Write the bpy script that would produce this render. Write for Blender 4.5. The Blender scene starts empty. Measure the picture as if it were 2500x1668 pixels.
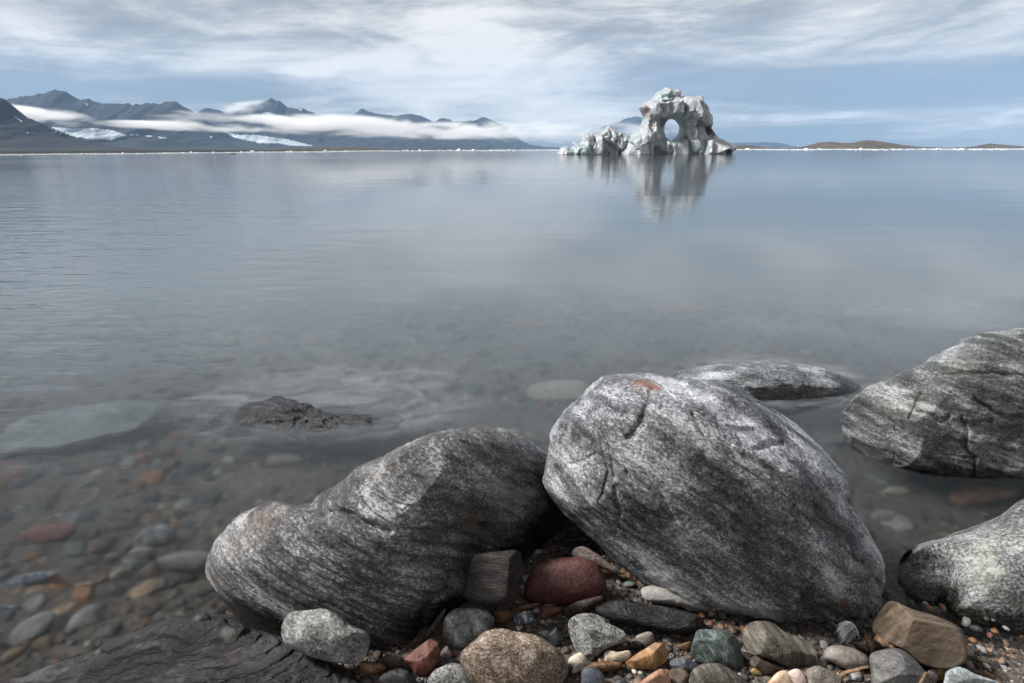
import bpy, math, random
import numpy as np
from mathutils import Vector, Matrix
from mathutils.bvhtree import BVHTree

random.seed(7)
SC = bpy.context.scene
COL = SC.collection

# ------------------------------------------------------------------ camera
W0, H0, FPX = 2500.0, 1668.0, 20.0 / 36.0 * 2500.0
PITCH, ROLL, CAMZ = math.radians(18.66), math.radians(-0.17), 1.0
_f = Vector((0, math.cos(PITCH), -math.sin(PITCH)))
_r0, _u0 = Vector((1, 0, 0)), Vector((0, math.sin(PITCH), math.cos(PITCH)))
CR = _r0 * math.cos(ROLL) + _u0 * math.sin(ROLL)
CU = _u0 * math.cos(ROLL) - _r0 * math.sin(ROLL)
CF = _f
cd = bpy.data.cameras.new('camera')
cd.lens, cd.sensor_width, cd.clip_start, cd.clip_end = 20, 36, 0.05, 60000
cam = bpy.data.objects.new('camera', cd)
COL.objects.link(cam)
cam.matrix_world = Matrix(((CR.x, CU.x, -CF.x, 0), (CR.y, CU.y, -CF.y, 0), (CR.z, CU.z, -CF.z, CAMZ), (0, 0, 0, 1)))
SC.camera = cam

# ------------------------------------------------------------------ render look
SC.render.engine = 'CYCLES'
SC.view_settings.view_transform = 'Standard'
SC.view_settings.look = 'None'
SC.view_settings.exposure = 0.86
SC.view_settings.gamma = 1.0
SC.view_settings.use_curve_mapping = False
cy = SC.cycles
cy.use_denoising = True
cy.max_bounces = 16
cy.diffuse_bounces = 3
cy.glossy_bounces = 3
cy.transmission_bounces = 5
cy.transparent_max_bounces = 8
cy.volume_bounces = 14
cy.volume_max_steps = 256
cy.sample_clamp_indirect = 4.0
cy.use_adaptive_sampling = True
cy.adaptive_threshold = 0.015

# ------------------------------------------------------------------ node expressions
class X:
    """a float socket (or number) with arithmetic that grows Math nodes"""
    nt = None
    def __init__(s, v): s.v = v
    @staticmethod
    def m(op, *a, clamp=False):
        n = X.nt.nodes.new('ShaderNodeMath'); n.operation = op; n.use_clamp = clamp
        for i, q in enumerate(a): X.put(n.inputs[i], q)
        return X(n.outputs[0])
    @staticmethod
    def put(sock, q):
        q = q.v if isinstance(q, X) else q
        if isinstance(q, bpy.types.NodeSocket): X.nt.links.new(q, sock)
        else: sock.default_value = q
    def __add__(s, o): return X.m('ADD', s, o)
    __radd__ = __add__
    def __sub__(s, o): return X.m('SUBTRACT', s, o)
    def __rsub__(s, o): return X.m('SUBTRACT', o, s)
    def __mul__(s, o): return X.m('MULTIPLY', s, o)
    __rmul__ = __mul__
    def __truediv__(s, o): return X.m('DIVIDE', s, o)
    def __rtruediv__(s, o): return X.m('DIVIDE', o, s)
    def __neg__(s): return X.m('MULTIPLY', s, -1.0)
def xmax(a, b): return X.m('MAXIMUM', a, b)
def xmin(a, b): return X.m('MINIMUM', a, b)
def xexp(a): return X.m('EXPONENT', a)
def xpow(a, b): return X.m('POWER', a, b)
def clamp01(a): return X.m('ADD', a, 0.0, clamp=True)
def sstep(a, lo, hi):
    n = X.nt.nodes.new('ShaderNodeMapRange'); n.interpolation_type = 'SMOOTHSTEP'
    X.put(n.inputs[0], a); X.put(n.inputs[1], lo); X.put(n.inputs[2], hi)
    return X(n.outputs[0])
def gauss2(x, y, cx, cyy, wx, wy):
    a = (x - cx) / wx; b = (y - cyy) / wy
    return xexp(-(a * a + b * b))
def sepxyz(sock):
    n = X.nt.nodes.new('ShaderNodeSeparateXYZ'); X.nt.links.new(sock, n.inputs[0])
    return X(n.outputs[0]), X(n.outputs[1]), X(n.outputs[2])
def vec(x, y, z):
    n = X.nt.nodes.new('ShaderNodeCombineXYZ')
    for i, q in enumerate((x, y, z)): X.put(n.inputs[i], q)
    return n.outputs[0]
def noise(v, scale, detail=4.0, rough=0.55, lac=2.0, dist=0.0, kind='FBM'):
    n = X.nt.nodes.new('ShaderNodeTexNoise'); n.noise_type = kind
    X.nt.links.new(v, n.inputs['Vector'])
    for k, q in (('Scale', scale), ('Detail', detail), ('Roughness', rough), ('Lacunarity', lac), ('Distortion', dist)):
        X.put(n.inputs[k], q)
    return X(n.outputs[0])
def voro(v, scale, feature='F1', out=0):
    n = X.nt.nodes.new('ShaderNodeTexVoronoi'); n.feature = feature
    X.nt.links.new(v, n.inputs['Vector']); X.put(n.inputs['Scale'], scale)
    return X(n.outputs[out])
def rgb(c): return (c[0], c[1], c[2], 1.0)
def cmix(f, a, b, mode='MIX'):
    n = X.nt.nodes.new('ShaderNodeMix'); n.data_type = 'RGBA'; n.blend_type = mode
    n.clamp_factor = True
    X.put(n.inputs[0], f)
    for s, q in ((n.inputs[6], a), (n.inputs[7], b)):
        if isinstance(q, bpy.types.NodeSocket): X.nt.links.new(q, s)
        else: s.default_value = rgb(q)
    return n.outputs[2]
def ramp(f, stops):
    n = X.nt.nodes.new('ShaderNodeValToRGB'); X.put(n.inputs[0], f)
    e = n.color_ramp.elements
    while len(e) < len(stops): e.new(0.5)
    for q, (p, c) in zip(e, stops): q.position = p; q.color = rgb(c)
    return n.outputs[0]
def vmul(v, k):
    n = X.nt.nodes.new('ShaderNodeVectorMath'); n.operation = 'MULTIPLY'
    X.nt.links.new(v, n.inputs[0]); n.inputs[1].default_value = k
    return n.outputs[0]
def vadd(a, b):
    n = X.nt.nodes.new('ShaderNodeVectorMath'); n.operation = 'ADD'
    for i, q in enumerate((a, b)):
        if isinstance(q, bpy.types.NodeSocket): X.nt.links.new(q, n.inputs[i])
        else: n.inputs[i].default_value = q
    return n.outputs[0]
def vrot(v, e):
    n = X.nt.nodes.new('ShaderNodeVectorRotate'); n.rotation_type = 'EULER_XYZ'
    X.nt.links.new(v, n.inputs[0]); n.inputs['Rotation'].default_value = e
    return n.outputs[0]
def bump(height, strength, distance, normal=None):
    n = X.nt.nodes.new('ShaderNodeBump'); n.inputs['Strength'].default_value = strength
    n.inputs['Distance'].default_value = distance
    X.put(n.inputs['Height'], height)
    if normal: X.nt.links.new(normal, n.inputs['Normal'])
    return n.outputs[0]
def new_mat(name):
    m = bpy.data.materials.new(name); m.use_nodes = True
    nt = m.node_tree; nt.nodes.clear(); X.nt = nt
    out = nt.nodes.new('ShaderNodeOutputMaterial')
    return m, nt, out
def texco(which='Object'):
    return X.nt.nodes.new('ShaderNodeTexCoord').outputs[which]
def principled(nt, out, color, rough=0.7, normal=None, spec=0.4):
    b = nt.nodes.new('ShaderNodeBsdfPrincipled')
    if isinstance(color, bpy.types.NodeSocket): nt.links.new(color, b.inputs['Base Color'])
    else: b.inputs['Base Color'].default_value = rgb(color)
    X.put(b.inputs['Roughness'], rough)
    b.inputs['Specular IOR Level'].default_value = spec
    if normal: nt.links.new(normal, b.inputs['Normal'])
    nt.links.new(b.outputs[0], out.inputs[0])
    return b

# ------------------------------------------------------------------ sky and sun
SUN_EL, SUN_AZ = math.radians(46), math.radians(-88)      # azimuth clockwise from +Y
w = bpy.data.worlds.new('World'); SC.world = w; w.use_nodes = True
nt = w.node_tree; nt.nodes.clear(); X.nt = nt
wo = nt.nodes.new('ShaderNodeOutputWorld'); bg = nt.nodes.new('ShaderNodeBackground')
nt.links.new(bg.outputs[0], wo.inputs[0])
bg.inputs[1].default_value = 0.080
sky = nt.nodes.new('ShaderNodeTexSky'); sky.sky_type = 'NISHITA'; sky.sun_disc = False
sky.sun_elevation, sky.sun_rotation = SUN_EL, SUN_AZ % (2 * math.pi)
sky.air_density, sky.dust_density, sky.ozone_density = 1.0, 0.6, 1.5
d = texco('Generated')
dx, dy, dz = sepxyz(d)
el = X.m('ARCSINE', xmax(xmin(dz, 1.0), -1.0)) * (180 / math.pi)
az = X.m('ARCTAN2', dx, dy) * (180 / math.pi)
def px2ang(px, py):
    v = CF + CR * ((px - W0 / 2) / FPX) + CU * ((H0 / 2 - py) / FPX); v.normalize()
    return math.degrees(math.atan2(v.x, v.y)), math.degrees(math.asin(v.z))
# a sheet of altostratus seen in perspective: flat-plane coordinates, stretched near the horizon
inv = 1.0 / (xmax(dz, 0.0) + 0.075)
pl = vec(dx * inv, dy * inv, 0.0)
wv = noise(pl, 0.5, 2, 0.5)
pl2 = vadd(vmul(pl, (0.55, 1.0, 1)), vec(wv * 0.9, wv * 0.5, 0.0))
st = vec(az * 0.030 + wv * 0.35, el * 0.36 - az * 0.010 + wv * 0.5, 3.7)
n_big = noise(pl2, 0.72, 6, 0.56)
n_str = noise(st, 1.15, 7, 0.6, 2.1, 0.4)
n_fine = noise(vmul(pl2, (1.0, 1.0, 1)), 2.6, 5, 0.6)
n_blob = noise(vec(az * 0.075 + wv * 0.8, el * 0.30 - az * 0.012 + wv * 0.6, 1.3), 1.0, 8, 0.62, 2.05, 0.35)
cov = (n_blob * 0.55 + n_big * 0.22 + n_str * 0.10 + n_fine * 0.13 - 0.5) * 1.55 + 0.5                 # about 0.5 on average
def lobe(px, py, wx, wy):
    a, e = px2ang(px, py)
    jitter = (n_str - 0.5) * 7.0
    return gauss2(az + jitter * 2.5, el + jitter * 0.45, a, e, wx, wy)
white = lobe(1120, 190, 24, 3.4) * 0.29 + lobe(330, 60, 16, 1.6) * 0.10 + lobe(100, 140, 16, 0.9) * 0.15 + lobe(2030, 283, 17, 0.95) * 0.30 \
    + lobe(420, 125, 13, 0.7) * 0.14 + lobe(715, 183, 2.0, 0.4) * 0.30 + lobe(1330, 140, 7, 0.8) * 0.12 + lobe(1010, 330, 26, 0.9) * 0.10 \
    + lobe(2420, 300, 10, 0.8) * 0.08 + lobe(1950, 345, 4, 0.5) * 0.12
blue = lobe(220, 215, 20, 2.1) * 0.13 + lobe(1880, 335, 9, 1.2) * 0.34 + lobe(2350, 240, 18, 3.4) * 0.20 + lobe(1780, 180, 13, 1.6) * 0.13 \
    + lobe(60, 120, 9, 0.8) * 0.15 + lobe(1250, 350, 10, 0.6) * 0.1 + lobe(1620, 330, 8, 1.3) * 0.12
f = cov + white - blue
cl = ramp(f, [(0.16, (0.9, 1.5, 2.25)), (0.30, (1.45, 1.72, 2.02)), (0.44, (2.2, 2.4, 2.6)), (0.55, (3.3, 3.42, 3.52)), (0.66, (5.3, 5.3, 5.25)), (0.84, (7.4, 7.2, 6.9))])
# the underside greys towards the zenith, where one looks up through the layer
grey = ramp(cov + white * 0.5 - blue * 0.25, [(0.30, (1.6, 1.64, 1.72)), (0.48, (3.2, 3.18, 3.15)), (0.66, (7.0, 6.7, 6.25))])
cl = cmix(sstep(el + (n_big - 0.5) * 9.0, 4.5, 10.5), cl, grey)
thin = 0.05 + sstep(f, 0.40, 0.22) * 0.14
col = cmix(thin, cl, sky.outputs[0])
nt.links.new(col, bg.inputs[0])

sd = Vector((math.sin(SUN_AZ) * math.cos(SUN_EL), math.cos(SUN_AZ) * math.cos(SUN_EL), math.sin(SUN_EL)))
sl = bpy.data.lights.new('sun', 'SUN'); sl.energy = 4.0; sl.angle = math.radians(9); sl.color = (1.0, 0.965, 0.92)
so = bpy.data.objects.new('sun', sl); COL.objects.link(so)
so.rotation_euler = sd.to_track_quat('Z', 'Y').to_euler(); so.location = (-6, -4, 8)

# ------------------------------------------------------------------ numpy noise
def _h(ix, iy, iz, seed):
    with np.errstate(over='ignore'):
        n = ix.astype(np.uint32) * np.uint32(374761393) + iy.astype(np.uint32) * np.uint32(668265263) + iz.astype(np.uint32) * np.uint32(2147483647 - 40503) + np.uint32((seed * 144665) & 0xffffffff)
        n = (n ^ (n >> np.uint32(13))) * np.uint32(1274126177)
        n = n ^ (n >> np.uint32(16))
        n = n * np.uint32(2246822519); n = n ^ (n >> np.uint32(15))
    return n.astype(np.float64) / 4294967295.0 * 2 - 1
def vnoise(p, seed=0):
    i = np.floor(p).astype(np.int64); fr = p - i
    u = fr * fr * fr * (fr * (fr * 6 - 15) + 10)
    i = i & 0xffffffff
    a = 0
    for dx_ in (0, 1):
        wx = u[:, 0] if dx_ else 1 - u[:, 0]
        for dy_ in (0, 1):
            wy = u[:, 1] if dy_ else 1 - u[:, 1]
            for dz_ in (0, 1):
                wz = u[:, 2] if dz_ else 1 - u[:, 2]
                a = a + _h((i[:, 0] + dx_) & 0xffffffff, (i[:, 1] + dy_) & 0xffffffff, (i[:, 2] + dz_) & 0xffffffff, seed) * wx * wy * wz
    return a
def fbm(p, octv=4, seed=0, gain=0.5, ridged=False):
    s, a, t = 0, 1.0, 0.0
    for o in range(octv):
        n = vnoise(p * (2.03 ** o) + o * 17.3, seed + o)
        if ridged: n = 1 - 2 * np.abs(n)
        s = s + n * a; t += a; a *= gain
    return s / t

# ------------------------------------------------------------------ geometry helpers
CAMP = np.array([0.0, 0.0, CAMZ])
nCR, nCU, nCF = np.array(CR), np.array(CU), np.array(CF)
def ray(px, py):
    px, py = np.atleast_1d(np.asarray(px, float)), np.atleast_1d(np.asarray(py, float))
    return nCF + np.outer((px - W0 / 2) / FPX, nCR) + np.outer((H0 / 2 - py) / FPX, nCU)
def on_z(px, py, z=0.0):
    r = ray(px, py); return CAMP + r * ((z - CAMZ) / r[:, 2])[:, None]
def on_y(px, py, Y):
    r = ray(px, py); return CAMP + r * (Y / r[:, 1])[:, None]
def mesh_obj(name, v, f, mat, parent=None, smooth=True, loc=(0, 0, 0), colors=None):
    me = bpy.data.meshes.new(name)
    v = np.asarray(v, np.float32) - np.asarray(loc, np.float32)
    f = np.asarray(f, np.int32)
    k = f.shape[1]
    me.vertices.add(len(v)); me.vertices.foreach_set('co', v.ravel())
    me.loops.add(f.size); me.loops.foreach_set('vertex_index', f.ravel())
    me.polygons.add(len(f)); me.polygons.foreach_set('loop_start', np.arange(0, f.size, k, dtype=np.int32))
    me.polygons.foreach_set('loop_total', np.full(len(f), k, np.int32))
    me.update(calc_edges=True)
    me.polygons.foreach_set('use_smooth', np.full(len(f), smooth, bool))
    if colors is not None:
        at = me.color_attributes.new('tint', 'FLOAT_COLOR', 'POINT')
        at.data.foreach_set('color', np.asarray(colors, np.float32).ravel())
    if mat: me.materials.append(mat)
    o = bpy.data.objects.new(name, me); COL.objects.link(o); o.location = loc
    if parent: o.parent = parent
    return o
def tag(o, label=None, cat=None, group=None, kind=None):
    for k, q in (('label', label), ('category', cat), ('group', group), ('kind', kind)):
        if q: o[k] = q
    return o
def grid_faces(nr, nc):
    i = np.arange(nr * nc).reshape(nr, nc)
    return np.stack([i[:-1, :-1], i[:-1, 1:], i[1:, 1:], i[1:, :-1]], -1).reshape(-1, 4)
_cs = {}
def cube_sphere(n):
    if n in _cs: return _cs[n]
    t = np.tan(np.linspace(-math.pi / 4, math.pi / 4, n))
    a, b = np.meshgrid(t, t, indexing='ij'); o = np.ones_like(a)
    V, F, off = [], [], 0
    for q, flip in (((o, a, b), 0), ((-o, a, b), 1), ((a, o, b), 1), ((a, -o, b), 0), ((a, b, o), 0), ((a, b, -o), 1)):
        V.append(np.stack([k.ravel() for k in q], 1)); g = grid_faces(n, n) + off
        F.append(g[:, ::-1] if flip else g); off += n * n
    V = np.concatenate(V); F = np.concatenate(F)
    _, idx, invx = np.unique(np.round(V, 6), axis=0, return_index=True, return_inverse=True)
    V = V[idx]; F = invx.reshape(-1)[F]
    V = V / np.linalg.norm(V, axis=1)[:, None]
    nn = np.cross(V[F[:, 1]] - V[F[:, 0]], V[F[:, 2]] - V[F[:, 0]])
    bad = (nn * V[F[:, 0]]).sum(1) < 0
    F[bad] = F[bad][:, ::-1]
    _cs[n] = (V, F); return _cs[n]
def polar(outline, c, smooth=0.02, m=720):
    """distance from c to the closed outline, by angle"""
    P = np.asarray(outline, float) - c
    th = np.linspace(-math.pi, math.pi, m, endpoint=False)
    D = np.stack([np.cos(th), np.sin(th)], 1)
    r = np.zeros(m)
    A, B = P, np.roll(P, -1, 0)
    for a, b in zip(A, B):
        e = b - a
        den = D[:, 0] * e[1] - D[:, 1] * e[0]
        with np.errstate(divide='ignore', invalid='ignore'):
            t = (a[0] * e[1] - a[1] * e[0]) / den
            s = (a[0] * D[:, 1] - a[1] * D[:, 0]) / den
        ok = (t > 0) & (s >= -1e-6) & (s <= 1 + 1e-6) & np.isfinite(t)
        r = np.where(ok & (t > r), t, r)
    if smooth > 0:
        k = np.fft.fftfreq(m, 1.0 / m)
        r = np.fft.ifft(np.fft.fft(r) * np.exp(-(k * smooth) ** 2)).real
    return th, r
def near_any(px, py, outs, m):
    for lo, hi, O in outs:
        if lo[0] - 40 < px < hi[0] + 40 and lo[1] - 40 < py < hi[1] + 40 and poly_dist(np.array([[px, py]]), O)[0] > m: return True
    return False
def poly_dist(P, poly, closed=True):
    """signed distance (inside > 0) of points P to a polygon, or unsigned distance to an open line"""
    poly = np.asarray(poly, float); n = len(poly)
    best = np.full(len(P), 1e18); ins = np.zeros(len(P), bool)
    for i in range(n if closed else n - 1):
        a, b = poly[i], poly[(i + 1) % n]
        e = b - a; q = P - a
        t = np.clip((q @ e) / max(e @ e, 1e-12), 0, 1)
        best = np.minimum(best, ((q - t[:, None] * e) ** 2).sum(1))
        if closed:
            cnd = ((a[1] <= P[:, 1]) & (b[1] > P[:, 1])) | ((b[1] <= P[:, 1]) & (a[1] > P[:, 1]))
            with np.errstate(divide='ignore', invalid='ignore'):
                xx = a[0] + (P[:, 1] - a[1]) / (b[1] - a[1]) * e[0]
            ins ^= cnd & (P[:, 0] < xx)
    best = np.sqrt(best)
    return np.where(ins, best, -best) if closed else best
def ss(x, a, b):
    t = np.clip((x - a) / (b - a), 0, 1); return t * t * (3 - 2 * t)

# ------------------------------------------------------------------ ground shape
def ground_z(x, y):
    """beach mound sloping to the seabed"""
    x, y = np.asarray(x, float), np.asarray(y, float)
    edge = 1.20 - 0.95 * np.maximum(0, -(x + 0.08)) - 0.55 * np.maximum(0, x - 0.32)
    edge = np.maximum(edge, 0.45)
    q = y - edge
    z = 0.075 - 0.42 * np.log1p(np.exp(q * 9)) / 9 * np.exp(-np.maximum(q, 0) * 0.55) - 0.085 * np.maximum(q, 0)
    z = np.where(y > 8, z - 0.02 * (y - 8), z)
    return np.maximum(z, -4.0)

# ------------------------------------------------------------------ materials of the setting
def m_water():
    m, nt, out = new_mat('water')
    p = nt.nodes.new('ShaderNodeNewGeometry').outputs['Position']
    x, y, z = sepxyz(p)
    a = noise(vmul(p, (0.55, 1.6, 1)), 1.0, 3, 0.5)
    b = noise(vmul(p, (0.07, 0.22, 1)), 1.0, 3, 0.5)
    patch = sstep(noise(vmul(p, (0.05, 0.03, 1)), 1.0, 2, 0.5), 0.45, 0.65) * 0.5 + sstep(x / (y + 1.0) + noise(vmul(p, (0.2, 0.1, 1)), 1.0, 2, 0.5) * 0.5, 0.10, -0.35)
    a2 = noise(vadd(vmul(p, (1.6, 4.6, 1)), vec(b * 3.0, b * 2.0, 0.0)), 1.0, 3, 0.55)
    far = 1.0 / (1.0 + y * y * 0.004)
    nrm = bump((a * 0.012 * (0.3 + patch) + a2 * 0.026 * patch + b * 0.05) * far, 1.0, 1.0)
    fr = nt.nodes.new('ShaderNodeFresnel'); fr.inputs[0].default_value = 1.333
    nt.links.new(nrm, fr.inputs[1])
    g = nt.nodes.new('ShaderNodeBsdfGlossy'); X.put(g.inputs['Roughness'], 0.075 + patch * 0.03)
    nt.links.new(nrm, g.inputs['Normal'])
    t = nt.nodes.new('ShaderNodeBsdfRefraction'); t.inputs['Roughness'].default_value = 0.24
    t.inputs['IOR'].default_value = 1.333; t.inputs['Color'].default_value = (0.93, 0.96, 0.97, 1)
    nt.links.new(nrm, t.inputs['Normal'])
    mx = nt.nodes.new('ShaderNodeMixShader')
    # glacial flour hangs in the deeper water and makes it milky
    milk = sstep(y + noise(vmul(p, (0.5, 0.9, 1)), 1.0, 3, 0.5) * 1.4, 1.4, 5.2) * 0.68
    df = nt.nodes.new('ShaderNodeBsdfDiffuse'); df.inputs[0].default_value = (0.155, 0.188, 0.212, 1)
    body = nt.nodes.new('ShaderNodeMixShader'); X.put(body.inputs[0], milk)
    nt.links.new(t.outputs[0], body.inputs[1]); nt.links.new(df.outputs[0], body.inputs[2])
    nt.links.new(fr.outputs[0], mx.inputs[0]); nt.links.new(body.outputs[0], mx.inputs[1]); nt.links.new(g.outputs[0], mx.inputs[2])
    nt.links.new(mx.outputs[0], out.inputs[0])
    return m
def m_seabed():
    m, nt, out = new_mat('seabed_gravel')
    p = nt.nodes.new('ShaderNodeNewGeometry').outputs['Position']
    x, y, z = sepxyz(p)
    n1 = noise(p, 60, 5, 0.7); n2 = noise(p, 7, 4, 0.6); cell = voro(p, 70)
    c = ramp(n1 * 0.6 + cell * 0.5, [(0.2, (0.018, 0.016, 0.015)), (0.5, (0.06, 0.052, 0.046)), (0.75, (0.14, 0.115, 0.095))])
    c = cmix(sstep(n2, 0.5, 0.7) * 0.5, c, (0.09, 0.06, 0.045))
    silt = sstep(y + n2 * 1.5, 1.9, 5.5)                       # glacial silt takes over in the deeper water
    c = cmix(silt, c, (0.20, 0.215, 0.225))
    principled(nt, out, c, 0.75, bump(n1 + cell, 0.6, 0.006))
    return m
def m_mountain(name, lo, hi, scale, warm=None):
    m, nt, out = new_mat(name)
    p = texco('Object')
    n1 = noise(vmul(p, (1, 0.5, 2.5)), scale, 8, 0.62); n2 = noise(p, scale * 0.2, 4, 0.5)
    c = ramp(n1, [(0.3, lo), (0.7, hi)])
    if warm: c = cmix(sstep(n2, 0.4, 0.6) * 0.8, c, warm)
    principled(nt, out, c, 0.95, bump(n1, 0.7, 0.12 / scale), 0.1)
    return m
def m_snow(name='glacier_ice', dirty=0.3):
    m, nt, out = new_mat(name)
    p = texco('Object'); n = noise(vmul(p, (0.004, 0.0009, 0.01)), 1.0, 5, 0.6)
    c = ramp(n, [(0.35, (0.25, 0.29, 0.33)), (0.6, (0.46, 0.50, 0.54))])
    principled(nt, out, c, 0.8, None, 0.2)
    return m
M_ROCKFAR = m_mountain('mountain_rock', (0.012, 0.013, 0.016), (0.048, 0.049, 0.052), 0.004)
M_ISLE = m_mountain('island_tundra', (0.045, 0.036, 0.028), (0.13, 0.105, 0.08), 0.02)
M_TUNDRA = m_mountain('shore_tundra', (0.05, 0.04, 0.026), (0.11, 0.085, 0.055), 0.03)
M_COAST = m_mountain('coast_rock', (0.016, 0.017, 0.019), (0.04, 0.04, 0.041), 0.05)
M_SNOW = m_snow()
def m_fog(density, color=(1.0, 1.0, 1.0)):
    m, nt, out = new_mat('fog')
    p = texco('Object')                                        # unit ellipsoid
    x, y, z = sepxyz(p)
    pw = nt.nodes.new('ShaderNodeNewGeometry').outputs['Position']
    n = noise(vmul(pw, (0.0030, 0.0016, 0.013)), 1.0, 5, 0.6, 2.0, 0.5)
    r2 = x * x + y * y + z * z
    dn = sstep(n * 1.7 + (1.0 - r2) * 0.30 - 0.36, 0.47, 1.08) * sstep(r2, 1.0, 0.35) * 1.6
    v = nt.nodes.new('ShaderNodeVolumePrincipled')
    v.inputs['Color'].default_value = rgb(color)
    v.inputs['Anisotropy'].default_value = 0.15
    X.put(v.inputs['Density'], dn * density)
    nt.links.new(v.outputs[0], out.inputs['Volume'])
    return m

# ------------------------------------------------------------------ ground, water
def build_ground():
    xs = np.concatenate([-np.geomspace(9000, 1.6, 60), np.linspace(-1.55, 1.75, 331), np.geomspace(1.8, 9000, 60)])
    ys = np.concatenate([[-3, -1.5, -0.6, -0.2], np.linspace(0.1, 3.2, 240), np.geomspace(3.25, 13000, 70)])
    xx, yy = np.meshgrid(xs, ys); P = np.stack([xx.ravel(), yy.ravel(), 0 * xx.ravel()], 1)
    z = ground_z(P[:, 0], P[:, 1])
    near = np.exp(-np.maximum(0, np.hypot(P[:, 0], P[:, 1]) - 2) / 6)
    z = z + near * (0.012 * fbm(P * 5, 3, 3) + 0.006 * fbm(P * 38, 3, 5))
    P[:, 2] = z
    return tag(mesh_obj('seabed', P, grid_faces(len(ys), len(xs)), m_seabed()), kind='structure')
build_ground()
def build_water():
    xs = np.concatenate([-np.geomspace(14000, 2, 40), np.linspace(-1.6, 1.6, 17), np.geomspace(2, 14000, 40)])
    ys = np.concatenate([[-40, -5, 0], np.geomspace(0.3, 14500, 70)])
    xx, yy = np.meshgrid(xs, ys); P = np.stack([xx.ravel(), yy.ravel(), 0 * xx.ravel()], 1)
    return tag(mesh_obj('water', P, grid_faces(len(ys), len(xs)), m_water()), kind='structure')
build_water()

# ------------------------------------------------------------------ mountains
def Z1(x, y): return x / 2.765, y / 2.765 + 180                # zoomed crops of the photograph -> its pixels
def Z2(x, y): return x / 3.357 + 750, y / 3.357 + 180
def Z3(x, y): return x / 4.7 + 1330, y / 4.7 + 190
def Z4(x, y): return x / 3.264 + 1780, y / 3.264 + 250
def conv(fn, pts): return [fn(*p) for p in pts]
TERRAIN = {}
def mountain(name, ridge, D, width, mat, seed, rough=0.16, gully=0.30, ncol=520, nrow=70, jag=0.028, kind='structure', power=1.35, label=None, cat=None):
    P = on_y([p[0] for p in ridge], [p[1] for p in ridge], D)
    X0, Z0 = P[:, 0], np.maximum(P[:, 2], -4)
    x = np.linspace(X0[0], X0[-1], ncol); rz = np.interp(x, X0, Z0)
    hmax = Z0.max()
    rz = rz + hmax * jag * fbm(np.stack([x / hmax * 6, 0 * x, 0 * x], 1), 5, seed, 0.6, True) * np.clip(rz / hmax * 3, 0, 1)
    s = np.concatenate([np.linspace(-0.5, 0, 14)[:-1], np.linspace(0, 1, nrow) ** 1.15])
    xx, sgrid = np.meshgrid(x, s); zz = np.broadcast_to(rz, xx.shape)
    a = np.abs(sgrid) * np.where(sgrid < 0, 2, 1)
    prof = (1 - a) ** power
    q = np.stack([xx.ravel() / hmax, (sgrid * width / hmax).ravel() * 0.45, 0 * xx.ravel()], 1)
    wob = fbm(q * 1.2, 3, seed + 5).reshape(xx.shape)
    g = fbm(np.stack([q[:, 0] * 2.6 + wob.ravel() * 0.8, q[:, 1] * 1.1, q[:, 2]], 1), 5, seed + 9, 0.55, True).reshape(xx.shape)
    n = fbm(q * 5, 4, seed + 3).reshape(xx.shape)
    hump = np.clip(a * (1 - a) * 4, 0, 1)
    z = zz * prof * (1 - hump * np.clip(gully * (1 - g) + rough * (0.6 - n), 0, 0.9))
    z = np.where(a >= 0.999, -4, z); z = np.maximum(z, -4)
    y = D - sgrid * width + wob * width * 0.06 * hump
    V = np.stack([xx.ravel(), y.ravel(), z.ravel()], 1); F = grid_faces(len(s), ncol)[:, ::-1]
    loc = (float(x.mean()), float(D - width / 2), 0)
    o = mesh_obj(name, V, F, mat, loc=loc)
    tag(o, label, cat, kind=kind)
    TERRAIN[name] = BVHTree.FromPolygons([tuple(v) for v in V], [tuple(int(i) for i in q_) for q_ in F])
    return o
near_slope = [(-700, 150), (-300, 190), (-60, 222), (0, 239)] + conv(Z1, [(40, 182), (60, 212)]) + conv(Z1, [(110, 268), (200, 310), (290, 340), (330, 372), (360, 392), (470, 432), (600, 462), (760, 490), (980, 520), (1200, 545)])
range_a = [(-500, 330), (-120, 262)] + conv(Z1, [(0, 205), (45, 180), (120, 160), (250, 143), (330, 130), (375, 112), (395, 122), (445, 125), (480, 148), (530, 180), (545, 186), (600, 172), (640, 195), (680, 206), (700, 208), (750, 197), (830, 208), (870, 196), (890, 212), (960, 208), (1000, 200), (1070, 207), (1130, 190), (1190, 188), (1230, 215), (1310, 262), (1400, 325), (1500, 383), (1560, 430), (1620, 455), (1800, 485), (2050, 520), (2200, 530)])
range_b = conv(Z1, [(1000, 340), (1200, 290), (1330, 260), (1375, 245), (1410, 236), (1460, 250), (1560, 262), (1640, 238), (1665, 215), (1690, 190), (1760, 196), (1800, 182), (1830, 168), (1870, 182), (1900, 192), (1940, 230), (2000, 242), (2040, 235), (2130, 275), (2260, 298)]) + conv(Z2, [(160, 352), (300, 380), (500, 420), (800, 480), (1200, 540), (1500, 580)])
range_c = conv(Z2, [(-300, 480), (0, 460), (250, 420), (365, 345), (410, 315), (450, 288), (500, 305), (530, 318), (560, 330), (660, 342), (740, 348), (800, 340), (860, 330), (930, 350), (1015, 388), (1050, 392), (1075, 380), (1115, 368), (1155, 374), (1200, 395), (1390, 385), (1430, 360), (1460, 355), (1490, 372), (1600, 420), (1750, 550), (1830, 583), (1950, 600), (2100, 608), (2300, 618)])
far_peak = conv(Z3, [(500, 600), (830, 520), (950, 462), (1000, 452), (1045, 438), (1080, 450), (1140, 468), (1300, 520), (1600, 690), (1900, 760), (2100, 790)])
mesa = conv(Z4, [(-500, 320), (-300, 318), (-100, 330), (100, 322), (300, 318), (420, 325), (470, 340), (520, 362), (560, 371)])
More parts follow.
